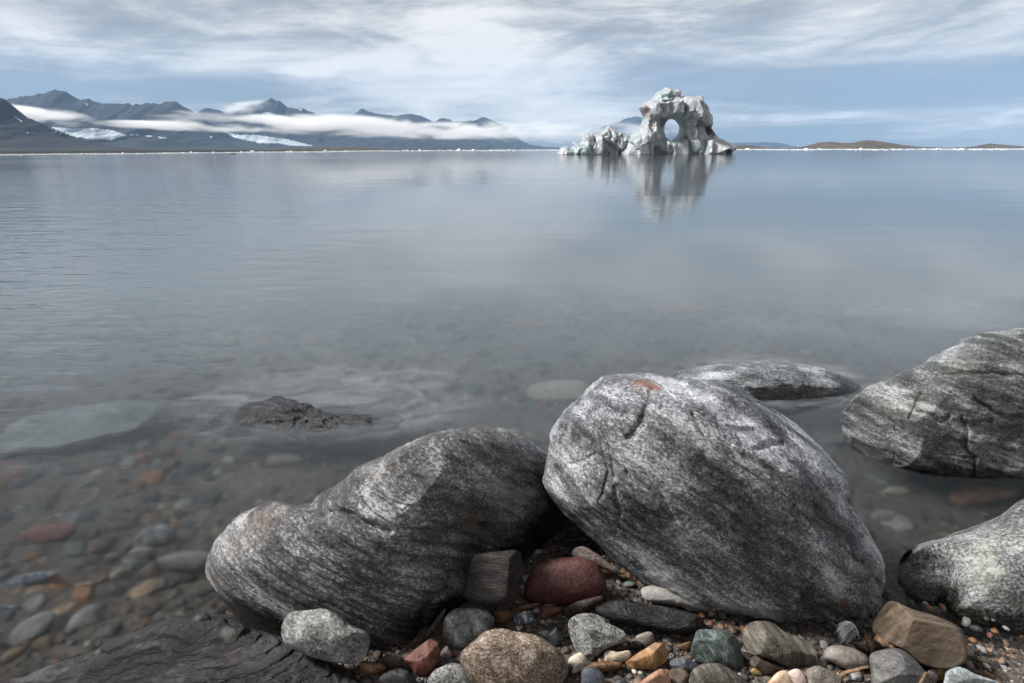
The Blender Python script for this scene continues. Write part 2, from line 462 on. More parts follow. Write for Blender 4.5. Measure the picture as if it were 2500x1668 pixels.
mountain('mountain', near_slope, 3000, 1100, M_ROCKFAR, 11, power=1.1)
mountain('mountain', range_a, 6500, 2300, M_ROCKFAR, 23, power=1.5)
RB = mountain('mountain', range_b, 8600, 1900, M_ROCKFAR, 37, power=1.4)
mountain('mountain', range_c, 10500, 2600, M_ROCKFAR, 51, power=1.2)
mountain('mountain', far_peak, 12500, 1500, M_ROCKFAR, 61)
mountain('mountain', mesa, 11800, 1200, M_ROCKFAR, 67)
isle1 = conv(Z4, [(500, 372), (540, 365), (610, 350), (660, 335), (720, 320), (820, 314), (900, 325), (990, 322), (1050, 308), (1100, 303), (1180, 308), (1250, 320), (1290, 347), (1380, 352), (1450, 350), (1500, 356), (1600, 368), (1670, 373)])
isle2 = conv(Z4, [(1700, 374), (1760, 365), (1850, 356), (1900, 358), (1990, 345), (2080, 328), (2170, 343), (2210, 358), (2350, 350), (2500, 352), (2700, 372)])
isle3 = conv(Z4, [(-300, 352), (-100, 342), (60, 340), (180, 345), (260, 355), (330, 372)])
foreland = conv(Z1, [(1820, 530), (1900, 515), (2000, 503), (2350, 500)]) + conv(Z2, [(200, 608), (500, 609), (620, 616), (740, 630)])
mountain('island', isle1, 2400, 260, M_ISLE, 71, ncol=260, nrow=36, rough=0.06, gully=0.08, power=0.9)
mountain('island', isle2, 2700, 260, M_ISLE, 73, ncol=200, nrow=36, rough=0.06, gully=0.08, power=0.9)
mountain('island', isle3, 1900, 160, M_ISLE, 75, ncol=120, nrow=30, power=0.9)
mountain('foreland', foreland, 1500, 260, M_TUNDRA, 77, ncol=200, nrow=30, power=0.8)

# dark low coast that carries the mountains' feet: its shore runs nearer on the left
SHORE = [(-700, 383.5), (-200, 379), (0, 377.3), (300, 375), (560, 372.6), (760, 370.2), (1000, 367.6), (1200, 367.0), (1450, 366.3)]
def build_coast():
    px = np.linspace(-700, 1330, 160); py = np.interp(px, [p[0] for p in SHORE], [p[1] for p in SHORE])
    S = on_z(px, py, 0.0)
    rows = []
    for k, (t, z) in enumerate(((0, -0.5), (0.004, 0.12), (0.03, 0.35), (0.12, 0.7), (0.35, 1.3), (1.0, 3.5))):
        Y = S[:, 1] * (1 - t) + 5200 * t
        Xr = S[:, 0] / S[:, 1] * Y
        zz = np.full(len(px), z) + 0.12 * z * fbm(np.stack([Xr * 0.05, Y * 0.05, 0 * Y], 1), 3, 4)
        fade = ss(px, 1330, 1000)
        rows.append(np.stack([Xr, Y, np.where(fade < 1, zz * fade - (1 - fade), zz)], 1))
    return tag(mesh_obj('coast', np.concatenate(rows), grid_faces(len(rows), len(px)), M_COAST), kind='structure')
build_coast()

# glaciers and snow: sheets laid over the slopes
ALLT = list(TERRAIN.values())
def drape(name, poly, mat, step, off, kind=None, parent=None):
    poly = np.asarray(poly, float); lo, hi = poly.min(0) - step, poly.max(0) + step
    gx, gy = np.arange(lo[0], hi[0] + step, step), np.arange(lo[1], hi[1] + step * 0.5, step * 0.5)
    xx, yy = np.meshgrid(gx, gy); P = np.stack([xx.ravel(), yy.ravel()], 1)
    dd = poly_dist(P, poly) + (vnoise(np.stack([P[:, 0] * 0.25, P[:, 1] * 0.4, 0 * P[:, 0]], 1), 5)) * step * 0.9
    R = ray(P[:, 0], P[:, 1]); V = np.zeros((len(P), 3)); ok = dd > 0
    for i in np.where(ok)[0]:
        v = Vector(R[i]).normalized(); best = None
        for t in BVHS:
            h = t.ray_cast(Vector(CAMP), v, 20000)
            if h[0] is not None and (best is None or h[3] < best): best = h[3]
        if best is None: ok[i] = False
        else: V[i] = CAMP + np.array(v) * (best - off)
    F = grid_faces(len(gy), len(gx)); F = F[ok[F].all(1)]
    use = np.unique(F); mp = np.zeros(len(V), int); mp[use] = np.arange(len(use))
    if not len(F): return None
    o = mesh_obj(name, V[use], mp[F], mat, loc=tuple(V[use].mean(0)))
    so_ = o.modifiers.new('thickness', 'SOLIDIFY'); so_.thickness = off * 0.8; so_.offset = 0
    return tag(o, kind=kind)
BVHS = []
dg = bpy.context.evaluated_depsgraph_get()
for o in [o for o in COL.objects if o.name.split('.')[0] in ('mountain',)]:
    mw = o.location; me = o.data
    BVHS.append(BVHTree.FromPolygons([tuple(v.co + mw) for v in me.vertices], [tuple(p.vertices) for p in me.polygons]))
drape('glacier', conv(Z1, [(335, 366), (480, 374), (620, 372), (760, 388), (860, 425), (800, 435), (750, 457), (690, 448), (600, 453), (500, 430), (400, 405)]), M_SNOW, 1.5, 25, 'structure')
drape('glacier', conv(Z1, [(1490, 380), (1600, 415), (1720, 418), (1830, 430), (2000, 460), (2125, 495), (1960, 492), (1880, 478), (1780, 478), (1650, 452), (1560, 430)]), M_SNOW, 1.5, 25, 'structure')
for q in ([(1770, 270), (1800, 260), (1850, 270), (1885, 300), (1870, 325), (1815, 330), (1790, 310)], [(975, 422), (1025, 418), (1030, 430), (1000, 432)], [(1065, 430), (1120, 432), (1125, 441), (1080, 440)],
          [(1410, 425), (1430, 424), (1440, 436), (1420, 436)], [(875, 412), (900, 411), (900, 421), (880, 421)], [(180, 398), (196, 399), (194, 408), (182, 407)], [(216, 398), (231, 400), (229, 408)],
          [(100, 292), (150, 325), (148, 332), (118, 312)], [(565, 198), (605, 205), (590, 222)], [(2010, 236), (2048, 240), (2030, 256)], [(915, 411), (935, 412), (932, 421), (918, 420)]):
    drape('snow_patch', conv(Z1, q), M_SNOW, 0.9, 12, 'structure')

# ------------------------------------------------------------------ fog banks lying along the mountains
def fog(cx, cyy, hx, hy, Y, depth, dens, tilt=0.0):
    c = on_y([cx], [cyy], Y)[0]; e = on_y([cx + hx], [cyy], Y)[0]; t = on_y([cx], [cyy - hy], Y)[0]
    V, F = cube_sphere(14)
    o = mesh_obj('fog_bank', V, F, m_fog(dens))
    o.location = c; o.scale = (abs(e[0] - c[0]), depth, abs(t[2] - c[2])); o.rotation_euler = (0, tilt, 0)
    return tag(o, kind='stuff')
fog(75, 282, 160, 26, 3500, 260, 0.0126, math.radians(9))
fog(490, 309, 270, 16, 3950, 260, 0.0109, math.radians(1.5))
fog(480, 290, 150, 24, 4000, 200, 0.0042, math.radians(4))
fog(850, 308, 320, 34, 4250, 330, 0.0092, math.radians(2))
fog(1120, 318, 330, 27, 5200, 420, 0.0055, 0)
fog(1420, 322, 380, 34, 7200, 700, 0.0012, 0)
fog(590, 264, 85, 20, 7000, 250, 0.0050, math.radians(-9))
fog(862, 300, 90, 15, 4400, 200, 0.0067, math.radians(-6))
fog(330, 303, 120, 12, 3900, 160, 0.0067, math.radians(2))
fog(700, 300, 170, 20, 4300, 200, 0.0059, math.radians(5))
fog(190, 287, 60, 14, 3600, 160, 0.0042, math.radians(20))

# ------------------------------------------------------------------ icebergs
def m_ice():
    m, nt, out = new_mat('iceberg_ice')
    p = texco('Object'); x, y, z = sepxyz(p)
    big = noise(p, 0.32, 4, 0.55); med = noise(p, 1.1, 6, 0.65); fine = noise(p, 5.0, 5, 0.7)
    white = ramp(med, [(0.3, (0.24, 0.255, 0.28)), (0.5, (0.34, 0.36, 0.385)), (0.7, (0.52, 0.54, 0.56))])
    teal = ramp(med, [(0.3, (0.20, 0.27, 0.285)), (0.7, (0.31, 0.40, 0.41))])
    c = cmix(sstep(big + (med - 0.5) * 0.15, 0.48, 0.62), white, teal)
    dirt = sstep(fine * 0.6 + noise(p, 0.7, 4, 0.6) * 0.7, 0.62, 0.82)
    c = cmix(dirt * 0.75, c, (0.24, 0.205, 0.20))
    # silt band and pocket frozen into the ice
    for (px, py, wx, wz, k) in BROWN:
        q = on_y([px], [py], ICEY)[0] - ICEO
        g = gauss2(x + (med - 0.5) * 1.2, z, float(q[0]), float(q[2]), wx, wz)
        c = cmix(sstep(g * (0.55 + fine), 0.35, 0.85) * k, c, (0.10, 0.062, 0.045))
    h = med * 0.15 + fine * 0.2
    b = principled(nt, out, c, 0.4, bump(h, 0.5, 0.2), 0.45)
    b.inputs['Subsurface Weight'].default_value = 0.0
    return m
ICEY = 119.0
ICEO = np.array([27.5, ICEY, 0.0])
BROWN = [(1571, 272, 0.5, 1.4, 0.9), (1578, 300, 0.28, 2.2, 0.85), (1584, 345, 0.25, 3.0, 0.7), (1721, 322, 1.0, 0.9, 0.9), (1702, 245, 0.35, 1.2, 0.7), (1592, 365, 0.4, 1.0, 0.6), (1482, 320, 0.15, 1.0, 0.6), (1500, 345, 0.16, 1.6, 0.75)]
def iceberg(name, outline, hole, bulges, cracks, label, seed, tmax, step=0.13):
    O = np.asarray([on_y([p[0]], [p[1]], ICEY)[0][[0, 2]] for p in conv(Z3, outline)])
    O[O[:, 1] < 0.4, 1] -= 0.0
    lo, hi = O.min(0) - step * 2, O.max(0) + step * 2
    gx, gz = np.arange(lo[0], hi[0], step), np.arange(lo[1], hi[1], step)
    xx, zz = np.meshgrid(gx, gz); P = np.stack([xx.ravel(), zz.ravel()], 1)
    sc = abs(on_y([1600], [300], ICEY)[0][0] - on_y([1601], [300], ICEY)[0][0]) / 4.7      # metres per crop pixel
    def W(q): return np.asarray([on_y([a], [b], ICEY)[0][[0, 2]] for a, b in conv(Z3, q)])
    hc = W([hole[:2]])[0] if hole else None
    def dist(P):
        wob = 0.09 * fbm(np.stack([P[:, 0] * 1.3, 0 * P[:, 0], P[:, 1] * 1.3], 1), 4, seed)
        dd = poly_dist(P, O) + np.where(P[:, 1] > 0.3, wob, 0)
        if hole:
            e = (P - hc) / (np.array(hole[2:]) * sc)
            rr = np.hypot(e[:, 0], e[:, 1]); an = np.arctan2(e[:, 1], e[:, 0])
            dd = np.minimum(dd, (rr - 1 - 0.035 * np.sin(3 * an + 1) - 0.02 * np.sin(7 * an)) * hole[2] * sc)
        return dd
    dd = dist(P)
    inside = dd > 0
    F = grid_faces(len(gz), len(gx)); F = F[inside[F].any(1)]
    use = np.unique(F); mp = np.zeros(len(P), int); mp[use] = np.arange(len(use)); F = mp[F]; P = P[use].copy(); dd = dd[use]
    for _ in range(3):                                        # pull the rim onto the outline
        o_ = dd < 0; e = 0.02
        gxv = (dist(P[o_] + [e, 0]) - dist(P[o_] - [e, 0])) / (2 * e); gzv = (dist(P[o_] + [0, e]) - dist(P[o_] - [0, e])) / (2 * e)
        g2 = np.maximum(gxv ** 2 + gzv ** 2, 0.3)
        P[o_] -= np.stack([dd[o_] * gxv / g2, dd[o_] * gzv / g2], 1); dd[o_] = np.minimum(dist(P[o_]), -1e-9)
    rim = dd <= 0; d0 = np.maximum(dd, 0)
    hrel = np.clip(P[:, 1] / O[:, 1].max(), 0, 1)
    T = tmax * (1.0 - 0.35 * hrel) * (1 - np.exp(-d0 / 0.4)) ** 0.55
    rel = np.zeros(len(P))
    for q, amt, soft in bulges:
        dp = poly_dist(P, W(q)) + 0.2 * fbm(np.stack([P[:, 0] * 0.9, P[:, 1] * 0.9, 0 * P[:, 0]], 1), 3, seed + 2)
        rel += amt * ss(dp, -soft, soft)
    q3 = np.stack([P[:, 0], 0 * P[:, 0], P[:, 1]], 1)
    rel += 0.25 * fbm(q3 * 0.35, 3, seed + 20) + 0.35 * np.abs(fbm(q3 * [0.75, 1, 0.30], 2, seed + 30)) * 2 - 0.3 + 0.07 * fbm(q3 * 3.2, 4, seed + 40, 0.6) + 0.03 * fbm(q3 * 7, 3, seed + 41, 0.6)
    # scalloped facets: nearest-cell planes
    rg = np.random.RandomState(seed); ctr = np.stack([rg.uniform(lo[0], hi[0], 34), rg.uniform(lo[1], hi[1], 34)], 1); sl_ = rg.uniform(-0.6, 0.6, (34, 2)); ofs = rg.uniform(-0.6, 0.6, 34)
    wq = P + 0.5 * np.stack([fbm(q3 * 0.7, 3, seed + 50), fbm(q3 * 0.7, 3, seed + 60)], 1)
    k = (((wq[:, None, :] - ctr[None]) * [1.0, 0.55]) ** 2).sum(2).argmin(1)
    rel += 1.0 * (ofs[k] + ((wq - ctr[k]) * sl_[k]).sum(1))
    for q, wd, dp in cracks:
        dl = poly_dist(P + 0.12 * np.stack([fbm(q3 * 2, 2, 8), fbm(q3 * 2, 2, 9)], 1), W(q), False); rel -= dp * np.exp(-(dl / wd) ** 2)
    edge = ss(d0, 0, 1.0)
    front = np.maximum(T + rel * edge, 0.12 * ss(d0, 0, 0.2)); back = np.maximum(T * 1.1 + 0.9 * edge * fbm(q3 * 0.4 + 9, 4, seed + 70), 0.1 * ss(d0, 0, 0.2))
    n = len(P)
    A = np.stack([P[:, 0], ICEY - front, P[:, 1]], 1); Bk = np.stack([P[:, 0], ICEY + back, P[:, 1]], 1)
    bi = np.where(rim, np.arange(n), np.arange(n) + n)
    A[rim, 1] = ICEY
    V = np.concatenate([A, Bk]); FF = np.concatenate([F, bi[F][:, ::-1]])
    good = ~(rim[F].all(1)); FF = np.concatenate([F, bi[F][:, ::-1][good]])
    loc = ICEO.copy()
    o = mesh_obj(name, V, FF, M_ICE, loc=tuple(loc))
    return tag(o, label, 'iceberg')
M_ICE = m_ice()
iceberg('iceberg', [(835, 960), (835, 870), (850, 845), (880, 800), (900, 745), (920, 700), (985, 655), (1040, 625), (1075, 590), (1110, 555), (1130, 520), (1145, 470), (1135, 420), (1112, 380), (1088, 335), (1112, 318), (1150, 312), (1160, 272), (1205, 262), (1235, 248), (1250, 212), (1300, 160), (1345, 142), (1380, 112), (1430, 126), (1460, 142), (1530, 138), (1547, 172), (1547, 216), (1600, 212), (1650, 216), (1720, 218), (1758, 205), (1780, 210), (1787, 270), (1822, 290), (1846, 312), (1862, 390), (1888, 440), (1888, 580), (1930, 650), (1970, 690), (2050, 725), (2110, 752), (2168, 800), (2125, 842), (2085, 865), (2085, 960)],
        (1458, 596, 110, 114),
        [([(1170, 265), (1530, 250), (1530, 470), (1400, 480), (1250, 470), (1190, 430)], 1.7, 0.25), ([(1560, 215), (1780, 215), (1880, 440), (1880, 560), (1800, 560), (1650, 480), (1560, 400)], 2.0, 0.25),
         ([(1530, 400), (1590, 395), (1590, 490), (1550, 490)], 0.9, 0.2), ([(1300, 480), (1620, 480), (1640, 720), (1300, 720)], -1.4, 0.5), ([(840, 900), (930, 700), (1140, 560), (1200, 700), (1180, 900)], 1.8, 0.4),
         ([(1780, 560), (1900, 560), (1890, 660), (1800, 670)], -1.9, 0.35), ([(1740, 900), (1770, 720), (1960, 690), (1980, 900)], 1.7, 0.25), ([(1970, 900), (1970, 700), (2160, 790), (2100, 900)], 0.9, 0.3), ([(1330, 900), (1330, 720), (1580, 700), (1580, 900)], 1.2, 0.25)],
        [([(1530, 210), (1525, 300), (1535, 480)], 0.16, 0.9), ([(1190, 420), (1185, 620), (1200, 870)], 0.14, 0.45), ([(1235, 255), (1300, 290), (1520, 250)], 0.2, 0.8), ([(1590, 690), (1600, 870)], 0.14, 0.5)],
        'tall dirty-white iceberg arch pierced by a round window', 5, 4.6)
iceberg('iceberg', [(145, 950), (145, 862), (160, 835), (185, 800), (255, 784), (300, 800), (328, 792), (310, 742), (330, 718), (352, 742), (385, 752), (425, 736), (430, 652), (455, 630), (500, 640), (540, 638), (565, 652), (640, 640), (688, 602), (712, 562), (735, 553), (790, 588), (850, 610), (920, 642), (985, 660), (990, 740), (930, 850), (850, 864), (850, 950)],
        None,
        [([(340, 900), (340, 770), (560, 740), (640, 640), (660, 900)], 0.9, 0.4), ([(690, 600), (740, 560), (960, 660), (860, 860), (800, 800)], 0.8, 0.3), ([(640, 900), (660, 700), (790, 800), (790, 900)], -1.1, 0.4)],
        [([(725, 560), (750, 680), (830, 820), (850, 870)], 0.13, 0.7), ([(545, 650), (575, 770)], 0.16, 0.7)],
        'low jagged white ice ridge beside the pierced iceberg', 8, 2.9)

# ------------------------------------------------------------------ rock materials
def rock(name, stops, scale=30.0, fol=(0.3, 0.6, 0.4), stretch=4.0, grain=0.45, vein=None, spots=None, stain=None, wet=None, lichen=(), rough=0.6, bumpd=0.004, bumps=0.7, big=0.35, spec=0.35, pale=None, fineness=3.2):
    """stops: (dark, mid, light) colours; fol/stretch: direction and length of the foliation; vein/spots/stain: (colour, amount)"""
    m, nt, out = new_mat(name)
    p = texco('Object')
    x, y, z = sepxyz(p)
    L = math.sqrt(sum(k * k for k in fol)) or 1.0
    a_, b_, c_ = (k / L for k in fol)                          # normal of the foliation planes
    dn = x * a_ + y * b_ + z * c_
    wob = noise(p, scale * 0.12, 3, 0.5) - 0.5
    def fold(k, wv): 
        e = dn * (k - 1.0) + wob * wv
        return vadd(p, vec(e * a_, e * b_, e * c_))
    q = fold(1.0 + (stretch - 1.0) * 0.55, 0.10)
    qa = fold(stretch, 0.35)
    n1 = noise(qa, scale * 0.42, 7, 0.66)
    n2 = noise(q, scale * fineness, 5, 0.70)
    n0 = noise(qa, scale * 0.10, 4, 0.55)
    g = voro(p, scale * 6.0)
    f_ = (n1 - 0.5) * (1.25 - grain) + (n2 - 0.5) * grain * 1.7 + (n0 - 0.5) * big * 2 + (0.5 - g) * grain * 0.35 + 0.5
    c = ramp(f_, [(0.28, stops[0]), (0.50, stops[1]), (0.74, stops[2])])
    if pale: c = cmix(sstep(n0 + (n2 - 0.5) * 0.35, 0.54, 0.64) * pale[1], c, pale[0])
    if spots: c = cmix(sstep(noise(p, scale * 1.3, 3, 0.5) + (n2 - 0.5) * 0.3, 0.57, 0.76) * spots[1], c, spots[0])
    if vein:
        vv = X.m('ABSOLUTE', noise(qa, scale * 0.16, 4, 0.5, 2.0, 0.6) - 0.5)
        c = cmix(sstep(vv + (n2 - 0.5) * 0.03, 0.012, 0.0) * vein[1], c, vein[0])
    if stain: c = cmix(sstep(noise(p, scale * 0.2, 5, 0.62) + (n2 - 0.5) * 0.35, 0.53, 0.68) * stain[1], c, stain[0])
    for (lx, ly, lz, r, lc) in lichen:
        a, b, e = x - lx, y - ly, z - lz
        dd = X.m('SQRT', a * a + b * b + e * e) / r
        c = cmix(sstep(dd * 0.75 + (n1 - 0.5) * 2.0 + (n2 - 0.5) * 3.0, 1.05, 0.0) * 0.6, c, lc)
    rg = rough + (n2 - 0.5) * 0.25
    if wet is not None:
        zw = sepxyz(nt.nodes.new('ShaderNodeNewGeometry').outputs['Position'])[2]
        wm = sstep(zw + (n1 - 0.5) * 0.10 + (n0 - 0.5) * 0.14 + (n2 - 0.5) * 0.05, wet + 0.022, wet - 0.022)
        c = cmix(wm, c, cmix(1.0, c, (0.22, 0.205, 0.19), 'MULTIPLY'))
        rg = rg - wm * 0.42
    nb = bump(n1 * 0.8 + n2 * 0.45 + n0 * 1.2, bumps, bumpd * 3)
    principled(nt, out, c, rg, nb, spec)
    return m

# ------------------------------------------------------------------ stones
def dens(outline, sub):
    """Catmull-Rom refinement of a closed outline"""
    P = np.asarray(outline, float); n = len(P); out = []
    for i in range(n):
        p0, p1, p2, p3 = P[i - 1], P[i], P[(i + 1) % n], P[(i + 2) % n]
        for k in range(sub):
            t = k / sub
            out.append(0.5 * ((2 * p1) + (p2 - p0) * t + (2 * p0 - 5 * p1 + 4 * p2 - p3) * t * t + (3 * p1 - p0 - 3 * p2 + p3) * t ** 3))
    return np.asarray(out)
def E(cx, cyy, rx, ry, rot=0.0, n=14):
    a = np.linspace(0, 2 * math.pi, n, endpoint=False); r = math.radians(rot)
    return [(cx + rx * math.cos(t) * math.cos(r) - ry * math.sin(t) * math.sin(r), cyy + rx * math.cos(t) * math.sin(r) + ry * math.sin(t) * math.cos(r)) for t in a]
OUTL = []
def stone(name, label, cat, outline, mat, Y=None, lean=0.45, ax=0.0, ax2=None, df=None, db=None, p=2.4, n=40, facets=(), rfac=0, lump=0.05, fine=0.012, layer=None, grooves=(), smooth=0.02, c=None, group=None, seed=None, curve=True, under=None, cuts=()):
    """a stone whose outline from the beach is given; the outline is put on an upright plane through the stone and given depth in front of and behind it"""
    O = np.asarray(outline, float); OUTL.append(O)
    if c is None: c = (O.max(0) + O.min(0)) / 2
    c = np.asarray(c, float)
    if seed is None: seed = int(c[0] * 7 + c[1] * 13) % 9973
    rg = np.random.RandomState(seed)
    if curve: O = dens(O, 5)
    th, r = polar(O, c, smooth)
    if Y is None:                                             # stand it on the ground where its lower edge is seen
        b = O[O[:, 1].argmax()]; P = None; zz = 0.1 if under is None else under
        for _ in range(12):
            P = on_z([c[0]], [b[1]], zz)[0]; zz = float(ground_z(P[0], P[1]))
        h = (O[:, 1].max() - O[:, 1].min()) / FPX * P[1]
        Y = P[1] + 0.30 * h
    rc = ray([c[0]], [c[1]])[0]; C = CAMP + rc * (Y / rc[1])
    pxm = Y / FPX
    w_, h_ = (O[:, 0].max() - O[:, 0].min()) * pxm, (O[:, 1].max() - O[:, 1].min()) * pxm
    if df is None: df = 0.5 * min(w_, h_) * 0.85
    if db is None: db = df
    D, F = cube_sphere(n)
    s = np.hypot(D[:, 0], D[:, 1]); t = D[:, 2]; an = np.arctan2(-D[:, 1], D[:, 0])
    k = (s ** p + np.abs(t) ** p) ** (-1.0 / p)
    rr = np.interp(an, np.append(th, math.pi), np.append(r, r[0]))
    px, py = c[0] + k * s * rr * np.cos(an), c[1] + k * s * rr * np.sin(an)
    R = ray(px, py)
    nrm = np.array([-ax, 1.0, -lean])                          # plane of the outline
    tt = ((C - CAMP) @ nrm) / (R @ nrm)
    if ax2 is not None:                                        # the right half turns further away
        n2 = np.array([-ax2, 1.0, -lean]); t2 = ((C - CAMP) @ n2) / (R @ n2)
        tt = 0.5 * (tt + t2 + np.sqrt((tt - t2) ** 2 + 0.0016))
    off = np.where(t > 0, df, db) * k * t
    V = CAMP + R * tt[:, None]
    vd = R / np.linalg.norm(R, axis=1)[:, None]
    V = V - vd * off[:, None]
    # facets: cut by planes given in right / up / towards-camera directions, as a share of the reach that way
    tow = np.array([-C[0] * 0.6, -C[1], 0.35]); tow /= np.linalg.norm(tow)
    rt = np.cross([0, 0, 1], -tow); rt = -rt / np.linalg.norm(rt); rt = rt if rt[0] > 0 else -rt
    up = np.cross(tow, rt); up = up if up[2] > 0 else -up
    Q = V - C; size = 0.5 * (w_ * h_) ** 0.5
    planes = [(np.array(fc[:3], float), fc[3]) for fc in facets]
    for _ in range(rfac):
        v = rg.normal(size=3); v[2] = abs(v[2]) * 1.2 + 0.25; planes.append((v, rg.uniform(0.66, 0.86)))
    rngm = 0.25 * size
    for v, fr in planes:
        v = v / np.linalg.norm(v); wv_ = rt * v[0] + up * v[1] + tow * v[2]
        qd = Q @ wv_; lim = fr * np.percentile(qd, 99.5)
        lim = lim + size * 0.035 * fbm(Q / size * 2.2, 2, seed + 3)
        ov = np.maximum(0, qd - lim); Q = Q - (ov * 0.96)[:, None] * wv_
    nd = Q / np.maximum(np.linalg.norm(Q, axis=1), 1e-6)[:, None]
    q0 = Q / size
    disp = lump * fbm(q0 * 1.3 + seed, 3, seed) + lump * 0.5 * fbm(q0 * 3.3, 3, seed + 1) + fine * fbm(q0 * 9, 4, seed + 2, 0.6)
    if layer:                                                  # split along thin beds: (axis in right/up/toward, beds, depth)
        la = np.array(layer[0], float); la /= np.linalg.norm(la); law = rt * la[0] + up * la[1] + tow * la[2]
        h = (q0 @ law) * layer[1] + 1.1 * fbm(q0 * 1.7, 3, seed + 5) + 0.25 * fbm(q0 * 7, 2, seed + 6)
        hf = h - np.floor(h); hk = np.floor(h)
        disp = disp + layer[2] * (ss(hf, 0.0, 0.22) - hf) + layer[2] * 0.6 * (_h(hk.astype(np.int64) & 0xffffffff, hk.astype(np.int64) * 0, hk.astype(np.int64) * 0, seed))
    Q = Q + nd * (disp * size)[:, None]
    if len(grooves):
        gp = np.stack([px, py], 1) + 9 * np.stack([fbm(q0 * 5, 3, 81), fbm(q0 * 5, 3, 82)], 1); front = ss(t, 0.02, 0.2)
        for line, wd, dp in grooves:
            g = np.exp(-(poly_dist(gp, line, False) / wd) ** 2)
            Q = Q + vd * (g * dp * front)[:, None]
    V = C + Q
    base = (float(C[0]), float(C[1]), float(V[:, 2].min()))
    o = mesh_obj(name, V, F, mat, loc=base)
    return tag(o, label, cat, group)
def local(o_c, px, py, Yh):
    P = on_y([px], [py], Yh)[0]; return P - np.asarray(o_c)
def Za(x, y): return x / 2.347 + 480, y / 2.347 + 1000
def Zb(x, y): return x / 2.178 + 1280, y / 2.178 + 880
def Zc(x, y): return x / 1.765 + 1900, y / 1.765 + 780
def Zl(x, y): return x / 2.9375 + 680, y / 2.9375 + 1320
def Zm(x, y): return x / 2.9375 + 1300, y / 2.9375 + 1320
def Zr(x, y): return x / 3.357 + 1800, y / 3.357 + 1400
def Zf(x, y): return x / 2.35 + 400, y / 2.35 + 860
def Ze(x, y): return x / 1.808 + 1200, y / 1.808 + 720

# --- the large boulders
G3 = ((0.020, 0.021, 0.024), (0.135, 0.142, 0.156), (0.64, 0.66, 0.69))
LB = []
M_A = rock('banded_gneiss', ((0.016, 0.016, 0.019), (0.105, 0.107, 0.112), (0.54, 0.54, 0.545)), 21, (0.55, 0.25, 0.80), 4.6, 0.52, stain=((0.16, 0.115, 0.08), 0.45), wet=0.125, pale=((0.30, 0.295, 0.27), 0.45), bumpd=0.0055, fineness=6.5)
M_B = rock('speckled_gneiss', G3, 24, (0.60, 0.30, 0.72), 4.2, 0.55, big=0.6, spots=((0.60, 0.61, 0.63), 0.35), vein=((0.50, 0.51, 0.53), 0.15), bumpd=0.0065, fineness=6.5, lichen=LB)
M_C = rock('green_gneiss', ((0.018, 0.020, 0.020), (0.088, 0.096, 0.098), (0.46, 0.475, 0.48)), 20, (0.35, 0.2, 0.85), 4.5, 0.45, stain=((0.075, 0.082, 0.05), 0.3), vein=((0.42, 0.44, 0.44), 0.2), wet=0.05, bumpd=0.007, fineness=6.0)
M_D = rock('coarse_gneiss', ((0.03, 0.032, 0.035), (0.15, 0.16, 0.165), (0.46, 0.48, 0.485)), 26, (0.3, 0.8, 0.2), 2.0, 0.75, spots=((0.50, 0.52, 0.50), 0.4), stain=((0.21, 0.20, 0.13), 0.3), wet=0.05, bumpd=0.006, fineness=5.0)
A_out = conv(Za, [(62, 880), (95, 780), (195, 660), (300, 580), (380, 540), (450, 524), (555, 545), (650, 540), (730, 490), (830, 428), (950, 350), (1070, 285), (1200, 218), (1350, 150), (1480, 113), (1620, 99), (1750, 109), (1870, 158), (1960, 220), (2060, 310), (2200, 520), (2260, 800), (2100, 1050), (1800, 1350), (1400, 1560), (1000, 1560), (620, 1420), (330, 1260), (190, 1140), (125, 1060), (72, 960)])
stone('boulder', 'long banded grey boulder with a saddle and a dark wet foot', 'boulder', A_out, M_A, Y=1.05, ax=0.06, ax2=1.05, lean=0.2, df=0.26, db=0.26, p=2.5, n=170, lump=0.035, fine=0.012, smooth=0.006, c=Za(1150, 850), seed=3,
      facets=[(0.1, 0.75, 0.7, 0.93)], layer=((0.55, 0.8, 0.1), 13, 0.022),
      grooves=[(conv(Za, [(650, 540), (760, 600), (900, 620), (1100, 700)]), 9.6, 0.0159), (conv(Za, [(1450, 505), (1560, 460), (1660, 310), (1720, 280)]), 4.2, -0.0069), (conv(Za, [(900, 420), (1050, 470), (1250, 560)]), 5.4, 0.0079), (conv(Za, [(1050, 780), (1300, 900), (1500, 1050)]), 7.2, 0.0079), (conv(Za, [(1280, 1330), (1300, 1120), (1450, 1000)]), 13.2, 0.0198), (conv(Za, [(1200, 560), (1450, 690), (1700, 790)]), 4.8, 0.0069)])
B_out = conv(Zb, [(98, 640), (138, 500), (163, 380), (225, 288), (310, 218), (390, 130), (480, 95), (600, 84), (750, 91), (900, 94), (1000, 108), (1110, 132), (1250, 213), (1400, 308), (1550, 428), (1660, 540), (1742, 650), (1757, 780), (1832, 930), (1892, 1050), (1917, 1180), (1905, 1330), (1860, 1480), (1700, 1680), (1300, 1680), (900, 1450), (650, 1250), (480, 1090), (400, 1000), (250, 855), (148, 742)])
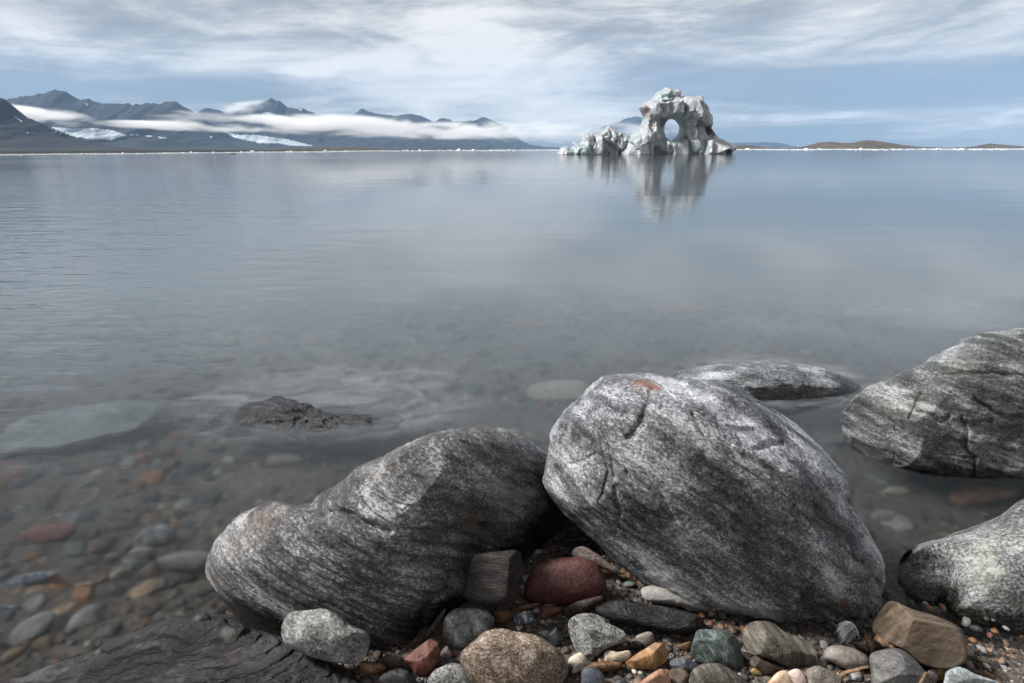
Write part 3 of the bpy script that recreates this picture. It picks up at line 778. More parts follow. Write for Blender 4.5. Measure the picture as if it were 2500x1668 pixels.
stone('boulder', 'largest boulder, speckled grey, with an orange lichen patch on its crown', 'boulder', B_out, M_B, Y=1.17, ax=-0.12, lean=0.08, df=0.36, db=0.30, p=2.9, n=180, lump=0.03, fine=0.011, smooth=0.006, c=Zb(1000, 780), seed=12,
      facets=[(-0.68, -0.12, 0.72, 0.95), (0.1, -0.75, 0.62, 0.78), (0.55, 0.6, 0.55, 0.95)], layer=((0.62, 0.75, 0.2), 12, 0.014),
      grooves=[(conv(Zb, [(300, 300), (370, 420), (430, 600), (400, 740)]), 5.4, 0.0089), (conv(Zb, [(330, 290), (420, 430), (470, 620)]), 4.2, 0.0069), (conv(Zb, [(560, 420), (640, 300), (690, 170)]), 8.4, 0.0099), (conv(Zb, [(1250, 470), (1330, 440), (1380, 430)]), 7.2, 0.0139), (conv(Zb, [(900, 290), (960, 400)]), 4.8, 0.0099), (conv(Zb, [(700, 700), (800, 860)]), 5.4, 0.0079), (conv(Zb, [(560, 600), (720, 760), (790, 850)]), 4.8, 0.0060), (conv(Zb, [(1650, 640), (1690, 720), (1750, 800)]), 6.0, 0.0119), (conv(Zb, [(230, 560), (340, 520)]), 4.2, 0.0060), (conv(Zb, [(480, 680), (520, 800), (500, 900)]), 5.4, 0.0079), (conv(Zb, [(1100, 330), (1250, 350), (1370, 420)]), 5.4, -0.0079)])
def hit(o, px, py):
    b = BVHTree.FromPolygons([tuple(v.co) for v in o.data.vertices], [tuple(q.vertices) for q in o.data.polygons])
    h = b.ray_cast(Vector(CAMP) - o.location, Vector(ray([px], [py])[0]).normalized())[0]
    return tuple(h)
B_obj = COL.objects['boulder.001']
for px, py, r, lc in ((1578, 936, 0.024, (0.27, 0.085, 0.03)), (1602, 946, 0.015, (0.27, 0.085, 0.03)), (2066, 1448, 0.024, (0.19, 0.085, 0.035)), (2060, 1478, 0.016, (0.16, 0.075, 0.035)), (1382, 1092, 0.009, (0.28, 0.16, 0.08))):
    LB.append(hit(B_obj, px, py) + (r, lc))
M_B = rock('lichen_spotted_gneiss', G3, 24, (0.60, 0.30, 0.72), 4.2, 0.55, big=0.6, spots=((0.60, 0.61, 0.63), 0.35), vein=((0.50, 0.51, 0.53), 0.15), bumpd=0.0065, fineness=6.5, lichen=LB)
B_obj.data.materials[0] = M_B
C_out = conv(Zc, [(280, 440), (298, 380), (370, 300), (480, 250), (600, 200), (740, 118), (850, 74), (950, 58), (1059, 54), (1280, 75), (1480, 260), (1500, 560), (1400, 800), (1200, 900), (1000, 880), (860, 840), (700, 760), (590, 700), (450, 655), (340, 590), (290, 505)])
stone('boulder', 'greenish cracked boulder standing in the water behind the others', 'boulder', C_out, M_C, Y=1.80, lean=0.2, df=0.30, db=0.35, p=2.4, n=140, lump=0.05, fine=0.016, smooth=0.006, seed=21, facets=[(-0.3, 0.6, 0.7, 0.9), (-0.5, -0.3, 0.8, 0.85)], layer=((0.2, 0.9, 0.3), 6, 0.012),
      grooves=[(conv(Zc, [(590, 380), (640, 400), (700, 440), (730, 420)]), 5.4, 0.0136), (conv(Zc, [(780, 430), (815, 480), (800, 540), (850, 620), (830, 690)]), 5.4, 0.0155), (conv(Zc, [(850, 350), (930, 410), (1059, 440)]), 5.4, 0.0136), (conv(Zc, [(480, 330), (520, 400), (520, 500)]), 7.2, 0.0074), (conv(Zc, [(420, 400), (470, 520), (640, 600), (800, 690)]), 6.0, 0.0062), (conv(Zc, [(690, 230), (900, 240), (1059, 260)]), 4.8, 0.0087), (conv(Zc, [(980, 690), (1030, 680), (1059, 650)]), 4.8, 0.0112), (conv(Zc, [(560, 420), (580, 350), (610, 300)]), 4.8, 0.0112)])
D_out = conv(Zc, [(500, 1140), (520, 1070), (545, 1018), (600, 965), (700, 934), (850, 890), (960, 848), (1059, 783), (1300, 700), (1600, 800), (1750, 1200), (1650, 1600), (1300, 1800), (1050, 1720), (900, 1620), (700, 1450), (560, 1300)])
stone('boulder', 'pale coarse-grained boulder cut off by the frame edge, beside the brown block', 'boulder', D_out, M_D, Y=1.12, lean=0.15, ax=-0.2, df=0.27, db=0.25, p=2.4, n=140, lump=0.04, fine=0.012, smooth=0.006, seed=33, facets=[(-0.5, 0.2, 0.8, 0.9), (-0.3, 0.85, 0.3, 0.9)],
      grooves=[(conv(Zc, [(560, 1020), (680, 1090), (720, 1180), (700, 1300)]), 28, 0.05)])
M_E = rock('wet_dark_rock', ((0.03, 0.033, 0.036), (0.14, 0.15, 0.16), (0.45, 0.48, 0.51)), 26, (0.1, 0.3, 0.8), 3.0, 0.5, rough=0.4, bumpd=0.004, wet=0.055, pale=((0.45, 0.49, 0.53), 0.7))
E_out = conv(Ze, [(770, 372), (900, 320), (1050, 301), (1200, 296), (1350, 305), (1500, 335), (1640, 405), (1690, 470), (1600, 540), (1350, 580), (1000, 560), (760, 470)])
stone('rock', 'low rounded rock washed by water behind the largest boulder', 'rock', E_out, M_E, Y=2.34, lean=0.35, df=0.20, db=0.3, n=80, lump=0.03, seed=41)
M_F = rock('wet_black_rock', ((0.005, 0.0055, 0.006), (0.013, 0.014, 0.016), (0.06, 0.064, 0.07)), 30, (0.1, 0.5, 0.1), 3.0, 0.4, rough=0.22, bumpd=0.006, spec=0.35)
F_out = conv(Zf, [(330, 480), (400, 380), (470, 318), (560, 282), (680, 258), (790, 282), (900, 322), (1060, 338), (1200, 366), (1290, 430), (1200, 520), (900, 560), (560, 570), (380, 540)])
F_out = [(750 + (a - 750) * 1.16, b + 4) for a, b in F_out]
stone('rock', 'black wet rock barely breaking the water surface', 'rock', F_out, M_F, Y=2.08, lean=0.8, df=0.16, db=0.16, n=110, lump=0.20, fine=0.06, seed=47)

# --- smaller stones on the beach, each its own
K = {}
K['slate'] = rock('black_slate', ((0.004, 0.004, 0.0045), (0.012, 0.0115, 0.012), (0.060, 0.058, 0.057)), 22, (-0.15, -0.05, 0.98), 8.0, 0.35, spots=((0.34, 0.33, 0.31), 0.22), stain=((0.055, 0.031, 0.022), 0.2), rough=0.36, bumpd=0.006, bumps=0.9)
K['mottled'] = rock('mottled_granite', ((0.028, 0.028, 0.032), (0.17, 0.172, 0.17), (0.46, 0.46, 0.44)), 48, (0.3, 0.3, 0.3), 1.6, 0.5, spots=((0.55, 0.55, 0.53), 0.4), bumpd=0.002)
K['darkblock'] = rock('dark_schist', ((0.008, 0.007, 0.007), (0.019, 0.017, 0.016), (0.075, 0.064, 0.058)), 50, (0.05, 0.2, 0.95), 5.0, 0.4, rough=0.5, bumpd=0.003)
K['redoval'] = rock('red_sandstone', ((0.040, 0.017, 0.016), (0.088, 0.037, 0.034), (0.14, 0.068, 0.062)), 60, (0, 0, 0), 1.2, 0.7, rough=0.42, bumpd=0.0018, big=0.1)
K['whiteblack'] = rock('white_black_gneiss', ((0.025, 0.026, 0.03), (0.24, 0.245, 0.25), (0.60, 0.60, 0.59)), 42, (0.4, 0.4, 0.2), 2.2, 0.35, stain=((0.45, 0.26, 0.17), 0.2), bumpd=0.0016)
K['brownspeck'] = rock('brown_granite', ((0.035, 0.028, 0.022), (0.155, 0.115, 0.085), (0.42, 0.36, 0.31)), 55, (0.3, 0.5, 0.3), 1.8, 0.7, stain=((0.17, 0.085, 0.035), 0.6), bumpd=0.002)
K['brick'] = rock('brick_red_stone', ((0.050, 0.019, 0.014), (0.125, 0.046, 0.034), (0.20, 0.095, 0.075)), 60, (0.2, 0.3, 0.3), 1.8, 0.4, rough=0.5, bumpd=0.0015)
K['umber'] = rock('umber_schist', ((0.020, 0.015, 0.013), (0.055, 0.041, 0.034), (0.14, 0.105, 0.085)), 60, (0.6, 0.3, 0.2), 4.0, 0.4, bumpd=0.0018)
K['rust'] = rock('rusty_sandstone', ((0.045, 0.026, 0.014), (0.155, 0.088, 0.045), (0.32, 0.21, 0.13)), 55, (0.5, 0.2, 0.4), 4.0, 0.35, bumpd=0.0015)
K['rustslate'] = rock('rust_streaked_slate', ((0.016, 0.014, 0.014), (0.045, 0.038, 0.035), (0.11, 0.085, 0.07)), 45, (0.4, 0.9, 0.1), 5.0, 0.3, stain=((0.24, 0.095, 0.035), 0.7), rough=0.45, bumpd=0.0015)
K['black'] = rock('black_rock', ((0.008, 0.008, 0.009), (0.02, 0.02, 0.022), (0.075, 0.076, 0.08)), 60, (0.2, 0.2, 0.5), 3.0, 0.4, rough=0.45, bumpd=0.002)
K['saltpepper'] = rock('salt_pepper_granite', ((0.035, 0.036, 0.038), (0.20, 0.205, 0.20), (0.46, 0.46, 0.44)), 60, (0.2, 0.2, 0.2), 1.3, 0.75, stain=((0.26, 0.20, 0.09), 0.25), bumpd=0.0016)
K['bluewhite'] = rock('blue_white_stone', ((0.03, 0.04, 0.05), (0.12, 0.15, 0.18), (0.50, 0.54, 0.57)), 60, (0.8, 0.2, 0.3), 2.5, 0.3, vein=((0.68, 0.70, 0.72), 0.8), bumpd=0.001)
K['palegrey'] = rock('pale_grey_siltstone', ((0.16, 0.152, 0.145), (0.255, 0.245, 0.235), (0.36, 0.35, 0.335)), 50, (0.2, 0.2, 0.2), 1.5, 0.4, rough=0.85, bumpd=0.0015, big=0.15)
K['driftpink'] = rock('pinkish_schist', ((0.08, 0.062, 0.055), (0.23, 0.185, 0.165), (0.42, 0.36, 0.33)), 60, (0.2, 0.2, 0.9), 2.2, 0.4, bumpd=0.003)
K['bluegrey'] = rock('blue_grey_slate', ((0.038, 0.043, 0.052), (0.075, 0.085, 0.10), (0.15, 0.17, 0.19)), 60, (0.2, 0.3, 0.2), 2.0, 0.4, rough=0.55, bumpd=0.001, big=0.15)
K['quartz'] = rock('cream_quartz', ((0.36, 0.31, 0.245), (0.56, 0.51, 0.43), (0.72, 0.68, 0.61)), 60, (0.3, 0.4, 0.3), 3.0, 0.25, rough=0.35, bumpd=0.0015)
K['beige'] = rock('beige_limestone', ((0.22, 0.175, 0.13), (0.40, 0.34, 0.27), (0.56, 0.50, 0.42)), 60, (0.3, 0.4, 0.3), 1.6, 0.35, rough=0.6, bumpd=0.0012)
K['orange'] = rock('orange_tan_stone', ((0.15, 0.075, 0.03), (0.31, 0.175, 0.085), (0.46, 0.31, 0.19)), 55, (0.7, 0.2, 0.3), 2.5, 0.3, rough=0.5, bumpd=0.0014)
K['taupe'] = rock('taupe_stone', ((0.11, 0.095, 0.085), (0.22, 0.195, 0.175), (0.33, 0.30, 0.275)), 60, (0.3, 0.4, 0.3), 2.0, 0.4, bumpd=0.001, big=0.15)
K['greenblack'] = rock('dark_green_stone', ((0.022, 0.030, 0.028), (0.062, 0.082, 0.076), (0.23, 0.28, 0.265)), 42, (0.6, 0.3, 0.4), 2.0, 0.35, vein=((0.30, 0.36, 0.35), 0.35), bumpd=0.002)
K['olivegrey'] = rock('brown_grey_schist', ((0.035, 0.031, 0.025), (0.12, 0.11, 0.09), (0.27, 0.25, 0.215)), 45, (0.9, 0.3, 0.4), 4.0, 0.35, bumpd=0.0025)
K['salmon'] = rock('salmon_sandstone', ((0.19, 0.095, 0.062), (0.34, 0.195, 0.135), (0.47, 0.32, 0.24)), 60, (0.3, 0.2, 0.3), 1.5, 0.4, bumpd=0.0012)
K['shellrust'] = rock('rust_white_quartz', ((0.26, 0.085, 0.030), (0.60, 0.45, 0.33), (0.74, 0.66, 0.56)), 34, (0.3, 0.2, 0.3), 1.8, 0.15, stain=((0.24, 0.065, 0.02), 0.75), rough=0.35, bumpd=0.001)
K['pinkquartz'] = rock('pink_quartz', ((0.48, 0.34, 0.28), (0.66, 0.53, 0.46), (0.76, 0.68, 0.61)), 40, (0.3, 0.2, 0.3), 1.5, 0.2, stain=((0.36, 0.13, 0.06), 0.35), rough=0.35, bumpd=0.001)
K['brownblock'] = rock('ochre_brown_stone', ((0.035, 0.024, 0.017), (0.092, 0.068, 0.048), (0.18, 0.14, 0.105)), 30, (0.1, 1.35, 0.2), 5.0, 0.25, stain=((0.038, 0.022, 0.016), 0.55), rough=0.55, bumpd=0.0015)
K['wood'] = rock('weathered_wood', ((0.05, 0.030, 0.017), (0.17, 0.10, 0.058), (0.30, 0.20, 0.125)), 90, (0.2, 1.2, 0.2), 7.0, 0.3, rough=0.8, bumpd=0.001)
K['lichenstone'] = rock('pale_blue_granite', ((0.10, 0.12, 0.125), (0.30, 0.34, 0.345), (0.54, 0.58, 0.57)), 55, (0.3, 0.2, 0.3), 1.4, 0.5, stain=((0.27, 0.28, 0.20), 0.4), bumpd=0.0018)
K['mauve'] = rock('mauve_stone', ((0.07, 0.053, 0.058), (0.13, 0.10, 0.108), (0.20, 0.165, 0.17)), 60, (0, 0, 0), 1.2, 0.4, rough=0.5, bumpd=0.001, big=0.1)
K['yellow'] = rock('yellow_stone', ((0.17, 0.12, 0.035), (0.29, 0.215, 0.085), (0.42, 0.35, 0.19)), 60, (0, 0, 0), 1.2, 0.4, rough=0.5, bumpd=0.001, big=0.1)
K['maroon'] = rock('maroon_stone', ((0.028, 0.012, 0.012), (0.07, 0.028, 0.026), (0.14, 0.07, 0.06)), 90, (0, 0, 0), 1.2, 0.6, rough=0.6, bumpd=0.002)
K['greygrain'] = rock('flat_grey_stone', ((0.045, 0.045, 0.045), (0.105, 0.105, 0.105), (0.20, 0.195, 0.185)), 45, (0.3, 0.9, 0.2), 2.5, 0.5, stain=((0.17, 0.13, 0.085), 0.3), bumpd=0.0014, big=0.15)
def S(label, fn, pts, kk, name='stone', **kw):
    out = conv(fn, pts) if fn else pts
    return stone(name, label, kw.pop('cat', 'stone'), out, K[kk], **kw)
LAY = ((0.1, 1.0, 0.3), 7, 0.03)
S('large black slate slab with white veins at the water edge', None, [(20, 1676), (60, 1655), (118, 1629), (228, 1594), (263, 1571), (351, 1537), (417, 1513), (483, 1503), (548, 1508), (580, 1524), (632, 1546), (700, 1568), (792, 1606), (850, 1650), (900, 1720), (880, 1900), (500, 2000), (100, 1900)], 'slate', name='slate_slab', cat='rock', Y=0.80, lean=1.1, df=0.055, db=0.06, p=3.2, n=120, lump=0.02, fine=0.010, layer=((-0.13, 0.97, 0.15), 13, 0.045), smooth=0.006, c=(480, 1700), ax=-0.1)
S('blocky grey and white mottled stone leaning on the banded boulder', Zl, [(20, 640), (55, 545), (110, 508), (200, 500), (300, 487), (360, 494), (460, 550), (540, 612), (640, 660), (656, 720), (625, 830), (560, 880), (420, 880), (200, 820), (60, 745)], 'mottled', n=60, facets=[(-0.2, 0.85, 0.5, 0.86), (0.1, -0.3, 0.95, 0.80), (-0.7, 0.2, 0.7, 0.86)], lump=0.04, fine=0.014, Y=0.815)
S('dark rectangular schist block standing upright by the red stone', Zl, [(1318, 395), (1345, 280), (1380, 130), (1400, 98), (1500, 84), (1690, 68), (1738, 90), (1748, 200), (1738, 340), (1690, 430), (1560, 480), (1420, 450), (1335, 415)], 'darkblock', n=60, p=4.5, facets=[(-0.15, 0.15, 1.0, 0.78), (0.85, 0.0, 0.55, 0.78), (0.0, 1.0, 0.25, 0.93)], lump=0.012, fine=0.012, layer=((0.05, 0.3, 0.9), 5, 0.014), smooth=0.006, df=0.06, curve=False, Y=0.93)
S('smooth oval maroon-red stone between the two biggest boulders', Zl, [(1762, 400), (1775, 300), (1830, 190), (1900, 155), (1990, 130), (2090, 120), (2190, 122), (2290, 170), (2345, 260), (2350, 330), (2310, 395), (2230, 435), (2100, 465), (1920, 465), (1800, 440)], 'redoval', n=64, p=2.3, lump=0.025, fine=0.004)
S('round white stone with black streaks and a pink spot', Zl, [(1178, 660), (1190, 560), (1260, 495), (1340, 479), (1450, 485), (1530, 530), (1548, 590), (1522, 660), (1420, 720), (1310, 775), (1220, 750), (1180, 710)], 'whiteblack', n=48, lump=0.03, fine=0.012)
S('large rounded brown speckled stone at the front of the pebbles', Zl, [(1302, 850), (1320, 790), (1400, 720), (1480, 652), (1590, 630), (1700, 650), (1850, 680), (1950, 740), (2030, 800), (2075, 900), (2065, 980), (1950, 1080), (1700, 1110), (1480, 1080), (1350, 990)], 'brownspeck', n=64, p=2.6, facets=[(0.1, 0.9, 0.4, 0.88), (0.3, -0.1, 0.95, 0.86)], lump=0.03, fine=0.014)
S('brick-red wedge stone beside the brown speckled stone', Zl, [(888, 852), (960, 790), (1085, 703), (1142, 730), (1162, 820), (1182, 862), (1120, 930), (1050, 970), (975, 965), (935, 890)], 'brick', n=40, rfac=2, facets=[(-0.4, 0.6, 0.7, 0.72), (0.6, 0.0, 0.8, 0.75)], lump=0.03, curve=False)
S('thin dark brown splinter of rock stuck upright against the banded boulder', Zl, [(995, 755), (1060, 655), (1150, 530), (1192, 484), (1203, 500), (1162, 605), (1065, 712)], 'umber', n=30, df=0.008, lump=0.05, curve=False, smooth=0.006)
S('rust-streaked slate splinter on the edge of the black slate slab', Zl, [(322, 835), (350, 770), (382, 738), (440, 748), (512, 820), (528, 885), (620, 950), (700, 1012), (660, 1040), (560, 980), (440, 890)], 'rustslate', n=40, df=0.02, lean=0.8, lump=0.03, Y=0.86, smooth=0.006, curve=False)
S('flat banded brown stone behind the rust-streaked splinter', Zl, [(578, 895), (600, 863), (740, 878), (775, 915), (740, 945), (620, 965)], 'rust', n=26, df=0.02, lump=0.04)
S('crumbly dark brown stone left of the brick-red wedge', Zl, [(715, 862), (780, 822), (850, 808), (890, 850), (945, 925), (900, 955), (800, 910)], 'umber', n=30, rfac=4, lump=0.12, fine=0.03)
S('black angular rock at the very bottom below the crumbly brown stone', Zl, [(715, 1010), (745, 965), (790, 935), (870, 918), (950, 955), (1000, 1020), (990, 1090), (760, 1090)], 'black', n=40, rfac=5, lump=0.06, fine=0.02)
S('small grey and white speckled oval stone at the bottom edge', Zl, [(1068, 1005), (1120, 930), (1190, 895), (1250, 878), (1330, 902), (1382, 980), (1370, 1060), (1220, 1090), (1100, 1070)], 'saltpepper', n=40, lump=0.03)
S('small pinkish tan pebble touching the brick-red wedge', Zl, [(1162, 805), (1200, 757), (1222, 770), (1247, 820), (1222, 855), (1170, 842)], 'taupe', n=22, rfac=3, lump=0.05)
S('flat rust-brown flake under the dark schist block', Zl, [(1530, 520), (1560, 495), (1640, 500), (1678, 555), (1620, 600), (1545, 590)], 'rust', n=26, df=0.014, lump=0.05)
S('rusty splinter lying behind the blue and white pebble', Zl, [(1668, 500), (1740, 465), (1860, 445), (1850, 478), (1760, 500), (1690, 525)], 'rust', n=24, df=0.010, lump=0.05, smooth=0.006)
S('small blue pebble crossed by a white vein', Zl, [(1673, 570), (1690, 535), (1760, 505), (1805, 510), (1826, 550), (1815, 590), (1740, 610), (1690, 605)], 'bluewhite', n=26, rfac=3, lump=0.03)
S('flat brick-red chip in front of the oval red stone', Zl, [(1853, 572), (1870, 525), (1892, 488), (1950, 474), (2032, 480), (2028, 512), (1960, 545), (1900, 572)], 'brick', n=26, df=0.014, lump=0.02, curve=False)
S('narrow dark slate sliver pointing at the oval red stone', Zm, [(215, 505), (260, 465), (330, 435), (480, 398), (510, 425), (440, 470), (350, 525), (250, 550)], 'umber', n=30, df=0.014, lump=0.05, layer=LAY, smooth=0.006)
S('long dark slate bar lying below the largest boulder', Zm, [(455, 492), (520, 450), (600, 428), (720, 438), (860, 462), (1000, 488), (1190, 538), (1206, 590), (1190, 640), (1100, 665), (960, 655), (820, 620), (700, 592), (540, 562)], 'slate', n=60, df=0.045, lean=0.9, p=3.0, lump=0.03, fine=0.012, layer=((0.1, 1.0, 0.4), 6, 0.03), facets=[(0.1, 0.9, 0.5, 0.8)], smooth=0.006)
S('pale grey flat stone half buried under the largest boulder', Zm, [(775, 355), (850, 322), (950, 328), (1000, 358), (1090, 375), (1180, 402), (1240, 428), (1275, 490), (1200, 500), (1000, 460), (820, 435)], 'palegrey', n=44, df=0.03, lean=0.9, lump=0.05, fine=0.01)
S('angular salt-and-pepper granite cobble in the middle of the pebbles', Zm, [(248, 605), (300, 538), (400, 518), (480, 533), (530, 590), (640, 640), (673, 690), (645, 725), (535, 775), (450, 835), (350, 825), (280, 745)], 'saltpepper', n=48, rfac=3, facets=[(0.2, 0.85, 0.5, 0.8), (-0.3, -0.2, 0.9, 0.8)], lump=0.04, fine=0.014)
S('pinkish pale schist slab leaning behind the oval red stone', Zm, [(285, 112), (300, 58), (370, 43), (450, 88), (560, 168), (645, 220), (645, 248), (530, 215), (440, 165), (350, 140)], 'driftpink', n=36, df=0.014, lump=0.05, fine=0.02, smooth=0.006, Y=1.07)
S('small blue-grey diamond-shaped stone by the brown speckled stone', Zm, [(88, 705), (130, 655), (172, 618), (212, 690), (202, 745), (150, 758)], 'bluegrey', n=26, rfac=3, lump=0.03, curve=False)
S('small milky quartz stone standing upright', Zm, [(252, 872), (290, 820), (350, 803), (388, 850), (372, 910), (330, 945), (295, 958)], 'quartz', n=28, rfac=3, lump=0.06)
S('small cream beige stone left of the orange-tan one', Zm, [(502, 832), (540, 788), (620, 798), (690, 788), (704, 830), (640, 872), (560, 875), (515, 860)], 'beige', n=28, rfac=2, lump=0.08)
S('angular orange-tan stone catching the light', Zm, [(645, 892), (720, 830), (880, 728), (940, 733), (972, 800), (962, 865), (880, 930), (700, 915)], 'orange', n=40, facets=[(-0.3, 0.7, 0.6, 0.75), (0.6, -0.1, 0.8, 0.8)], rfac=1, lump=0.03, curve=False)
S('small rounded taupe pebble under the long slate bar', Zm, [(735, 692), (780, 665), (835, 653), (868, 672), (862, 735), (810, 768), (755, 735)], 'taupe', n=28, lump=0.02)
S('small glossy black pebble beside the taupe one', Zm, [(682, 752), (740, 718), (798, 740), (782, 772), (740, 785), (700, 782)], 'black', n=24, lump=0.03)
S('blue-grey leaf-shaped stone at the bottom edge', Zm, [(348, 962), (370, 910), (430, 903), (502, 950), (524, 1022), (520, 1080), (370, 1080)], 'bluegrey', n=36, df=0.02, lump=0.02)
S('lumpy rust-brown stone in front of the cream one', Zm, [(375, 905), (430, 875), (520, 865), (640, 875), (630, 915), (500, 940), (420, 935)], 'rust', n=32, df=0.025, lump=0.1, fine=0.02)
S('dark green block with pale flecks below the slate bar', Zm, [(1138, 755), (1160, 690), (1190, 640), (1290, 638), (1420, 670), (1482, 730), (1512, 850), (1510, 905), (1440, 925), (1300, 895), (1180, 875), (1138, 825)], 'greenblack', n=52, facets=[(-0.1, 0.8, 0.6, 0.8), (0.0, -0.1, 1.0, 0.78), (0.75, 0.2, 0.6, 0.8)], lump=0.025, fine=0.01)
S('grey-brown faceted schist stone under the foot of the largest boulder', Zm, [(1483, 690), (1490, 630), (1520, 605), (1600, 580), (1720, 590), (1800, 650), (1990, 730), (2045, 830), (2035, 900), (1880, 922), (1700, 850), (1560, 805)], 'olivegrey', n=56, p=3.0, facets=[(-0.75, 0.1, 0.75, 0.62), (0.45, 0.75, 0.4, 0.72), (0.4, -0.4, 0.8, 0.78)], lump=0.02, fine=0.012, layer=((0.3, 0.9, 0.2), 8, 0.012))
S('salmon-orange rough stone at the bottom edge', Zm, [(755, 1035), (830, 970), (920, 918), (962, 950), (1005, 1030), (1005, 1090), (780, 1090)], 'salmon', n=36, rfac=3, lump=0.05)
S('olive-grey rounded stone at the bottom edge below the green block', Zm, [(1125, 970), (1200, 890), (1330, 878), (1430, 930), (1540, 1010), (1545, 1090), (1140, 1090)], 'olivegrey', n=48, rfac=2, lump=0.04, fine=0.016)
S('dark slate chunk between the salmon stone and the green block', Zm, [(985, 880), (1030, 842), (1150, 860), (1195, 895), (1150, 945), (1040, 945)], 'bluegrey', n=34, rfac=4, lump=0.06, layer=LAY)
S('rust-rimmed white quartz pebble at the bottom edge', Zm, [(1680, 1035), (1720, 980), (1765, 938), (1822, 935), (1865, 1000), (1850, 1080), (1700, 1090)], 'shellrust', n=36, lump=0.04)
S('pale pink quartz stone next to the rust-rimmed one', Zm, [(1828, 945), (1900, 918), (1945, 960), (1965, 1020), (1930, 1080), (1860, 1080), (1850, 1000)], 'pinkquartz', n=36, rfac=2, lump=0.04)
S('tan rough stone right of the pink quartz', Zm, [(1930, 950), (1990, 915), (2060, 903), (2195, 970), (2210, 1030), (2180, 1080), (1960, 1080)], 'taupe', n=40, rfac=3, lump=0.07, fine=0.02)
S('long brown stone tucked under the grey-brown faceted stone', Zm, [(1553, 872), (1590, 823), (1660, 858), (1785, 920), (1765, 965), (1680, 965), (1600, 920)], 'umber', n=34, rfac=2, lump=0.04)
S('bright yellow-ochre pebble beneath the long brown stone', Zm, [(1562, 935), (1590, 912), (1630, 912), (1658, 942), (1640, 965), (1590, 962)], 'yellow', n=22, lump=0.02)
S('flat pale oval stone carrying a small maroon pebble', Zr, [(703, 660), (740, 605), (830, 588), (950, 613), (1040, 660), (1095, 725), (1060, 780), (900, 785), (780, 735), (715, 700)], 'taupe', n=40, df=0.03, lean=0.9, lump=0.025)
S('tiny knobbly maroon pebble on the flat pale oval stone', Zr, [(918, 700), (945, 670), (985, 680), (1003, 730), (975, 760), (935, 740)], 'maroon', n=22, lump=0.12, fine=0.04, Y=0.862, df=0.009)
S('flat grey stone in front of the brown block', Zr, [(1083, 695), (1110, 650), (1220, 620), (1340, 623), (1440, 690), (1525, 785), (1600, 900), (1580, 980), (1150, 980), (1095, 800)], 'greygrain', n=52, df=0.045, lean=0.7, facets=[(-0.1, 0.6, 0.8, 0.78), (0.5, -0.2, 0.8, 0.85)], lump=0.02)
S('big brown block with a lit end face, wedged between two boulders', Zr, [(1107, 425), (1140, 350), (1190, 285), (1230, 240), (1282, 230), (1450, 300), (1600, 340), (1800, 430), (1855, 495), (1885, 600), (1860, 730), (1700, 790), (1500, 740), (1380, 640), (1250, 570), (1130, 505)], 'brownblock', n=64, p=4.0, facets=[(-0.80, 0.1, 0.62, 0.60), (0.35, -0.12, 0.92, 0.72), (0.1, 0.93, 0.35, 0.88)], lump=0.010, fine=0.005, smooth=0.008, df=0.09, ax=-0.2)
S('round grey pebble right of the grey-brown faceted stone', Zr, [(650, 730), (680, 682), (735, 695), (742, 760), (700, 785), (660, 770)], 'greygrain', n=24, lump=0.02)
S('pale blue-grey rough stone at the bottom edge by the pale boulder', Zr, [(1700, 850), (1730, 790), (1830, 768), (1960, 830), (2130, 890), (2150, 960), (1720, 980)], 'lichenstone', n=44, rfac=3, lump=0.05, fine=0.02)
S('mauve pebble right of the flat grey stone', Zr, [(1555, 810), (1590, 778), (1640, 800), (1660, 860), (1630, 895), (1575, 870)], 'mauve', n=24, lump=0.02)
S('honey-coloured pebble leaning on the mauve one', Zr, [(1608, 800), (1660, 762), (1710, 762), (1728, 810), (1700, 865), (1650, 870)], 'yellow', n=24, rfac=2, lump=0.03)
S('orange-brown chip against the foot of the pale boulder', Zr, [(1972, 820), (2020, 793), (2080, 825), (2140, 870), (2080, 872), (2010, 850)], 'rust', n=24, df=0.012, lump=0.04)
S('dark crumbling wood chip behind the flat pale oval stone', Zr, [(900, 560), (1000, 540), (1060, 528), (1150, 560), (1190, 640), (1080, 660), (960, 600)], 'umber', name='wood_chip', cat='wood', n=34, df=0.02, lump=0.08, layer=((0.8, 0.3, 0.1), 9, 0.05))
S('small black stone against the edge of the brown speckled stone', Zl, [(1965, 960), (2030, 915), (2100, 900), (2108, 930), (2040, 985), (1985, 995)], 'black', n=26, df=0.016, lump=0.04)
S('brown pebble left of the green block', Zm, [(1040, 760), (1090, 732), (1140, 725), (1140, 775), (1090, 790)], 'rust', n=24, lump=0.05)

# --- twigs and the feather
def tube(path, rad, nseg=8):
    P = np.asarray(path, float); V, F = [], []
    for i, c in enumerate(P):
        t = P[min(i + 1, len(P) - 1)] - P[max(i - 1, 0)]; t /= np.linalg.norm(t)
        a = np.cross(t, [0.3, 0.2, 1]); a /= np.linalg.norm(a); b = np.cross(t, a)
        r = rad(i / (len(P) - 1)) if callable(rad) else rad
        for k in range(nseg):
            g = 2 * math.pi * k / nseg; V.append(c + r * (math.cos(g) * a + math.sin(g) * b))
    for i in range(len(P) - 1):
        for k in range(nseg): F.append((i * nseg + k, i * nseg + (k + 1) % nseg, (i + 1) * nseg + (k + 1) % nseg, (i + 1) * nseg + k))
    n0 = len(V); V += [P[0], P[-1]]
    for k in range(nseg):
        F.append((k, n0, n0, (k + 1) % nseg)); F.append(((len(P) - 1) * nseg + k, (len(P) - 1) * nseg + (k + 1) % nseg, n0 + 1, n0 + 1))
    return np.asarray(V), [tuple(q) for q in F]
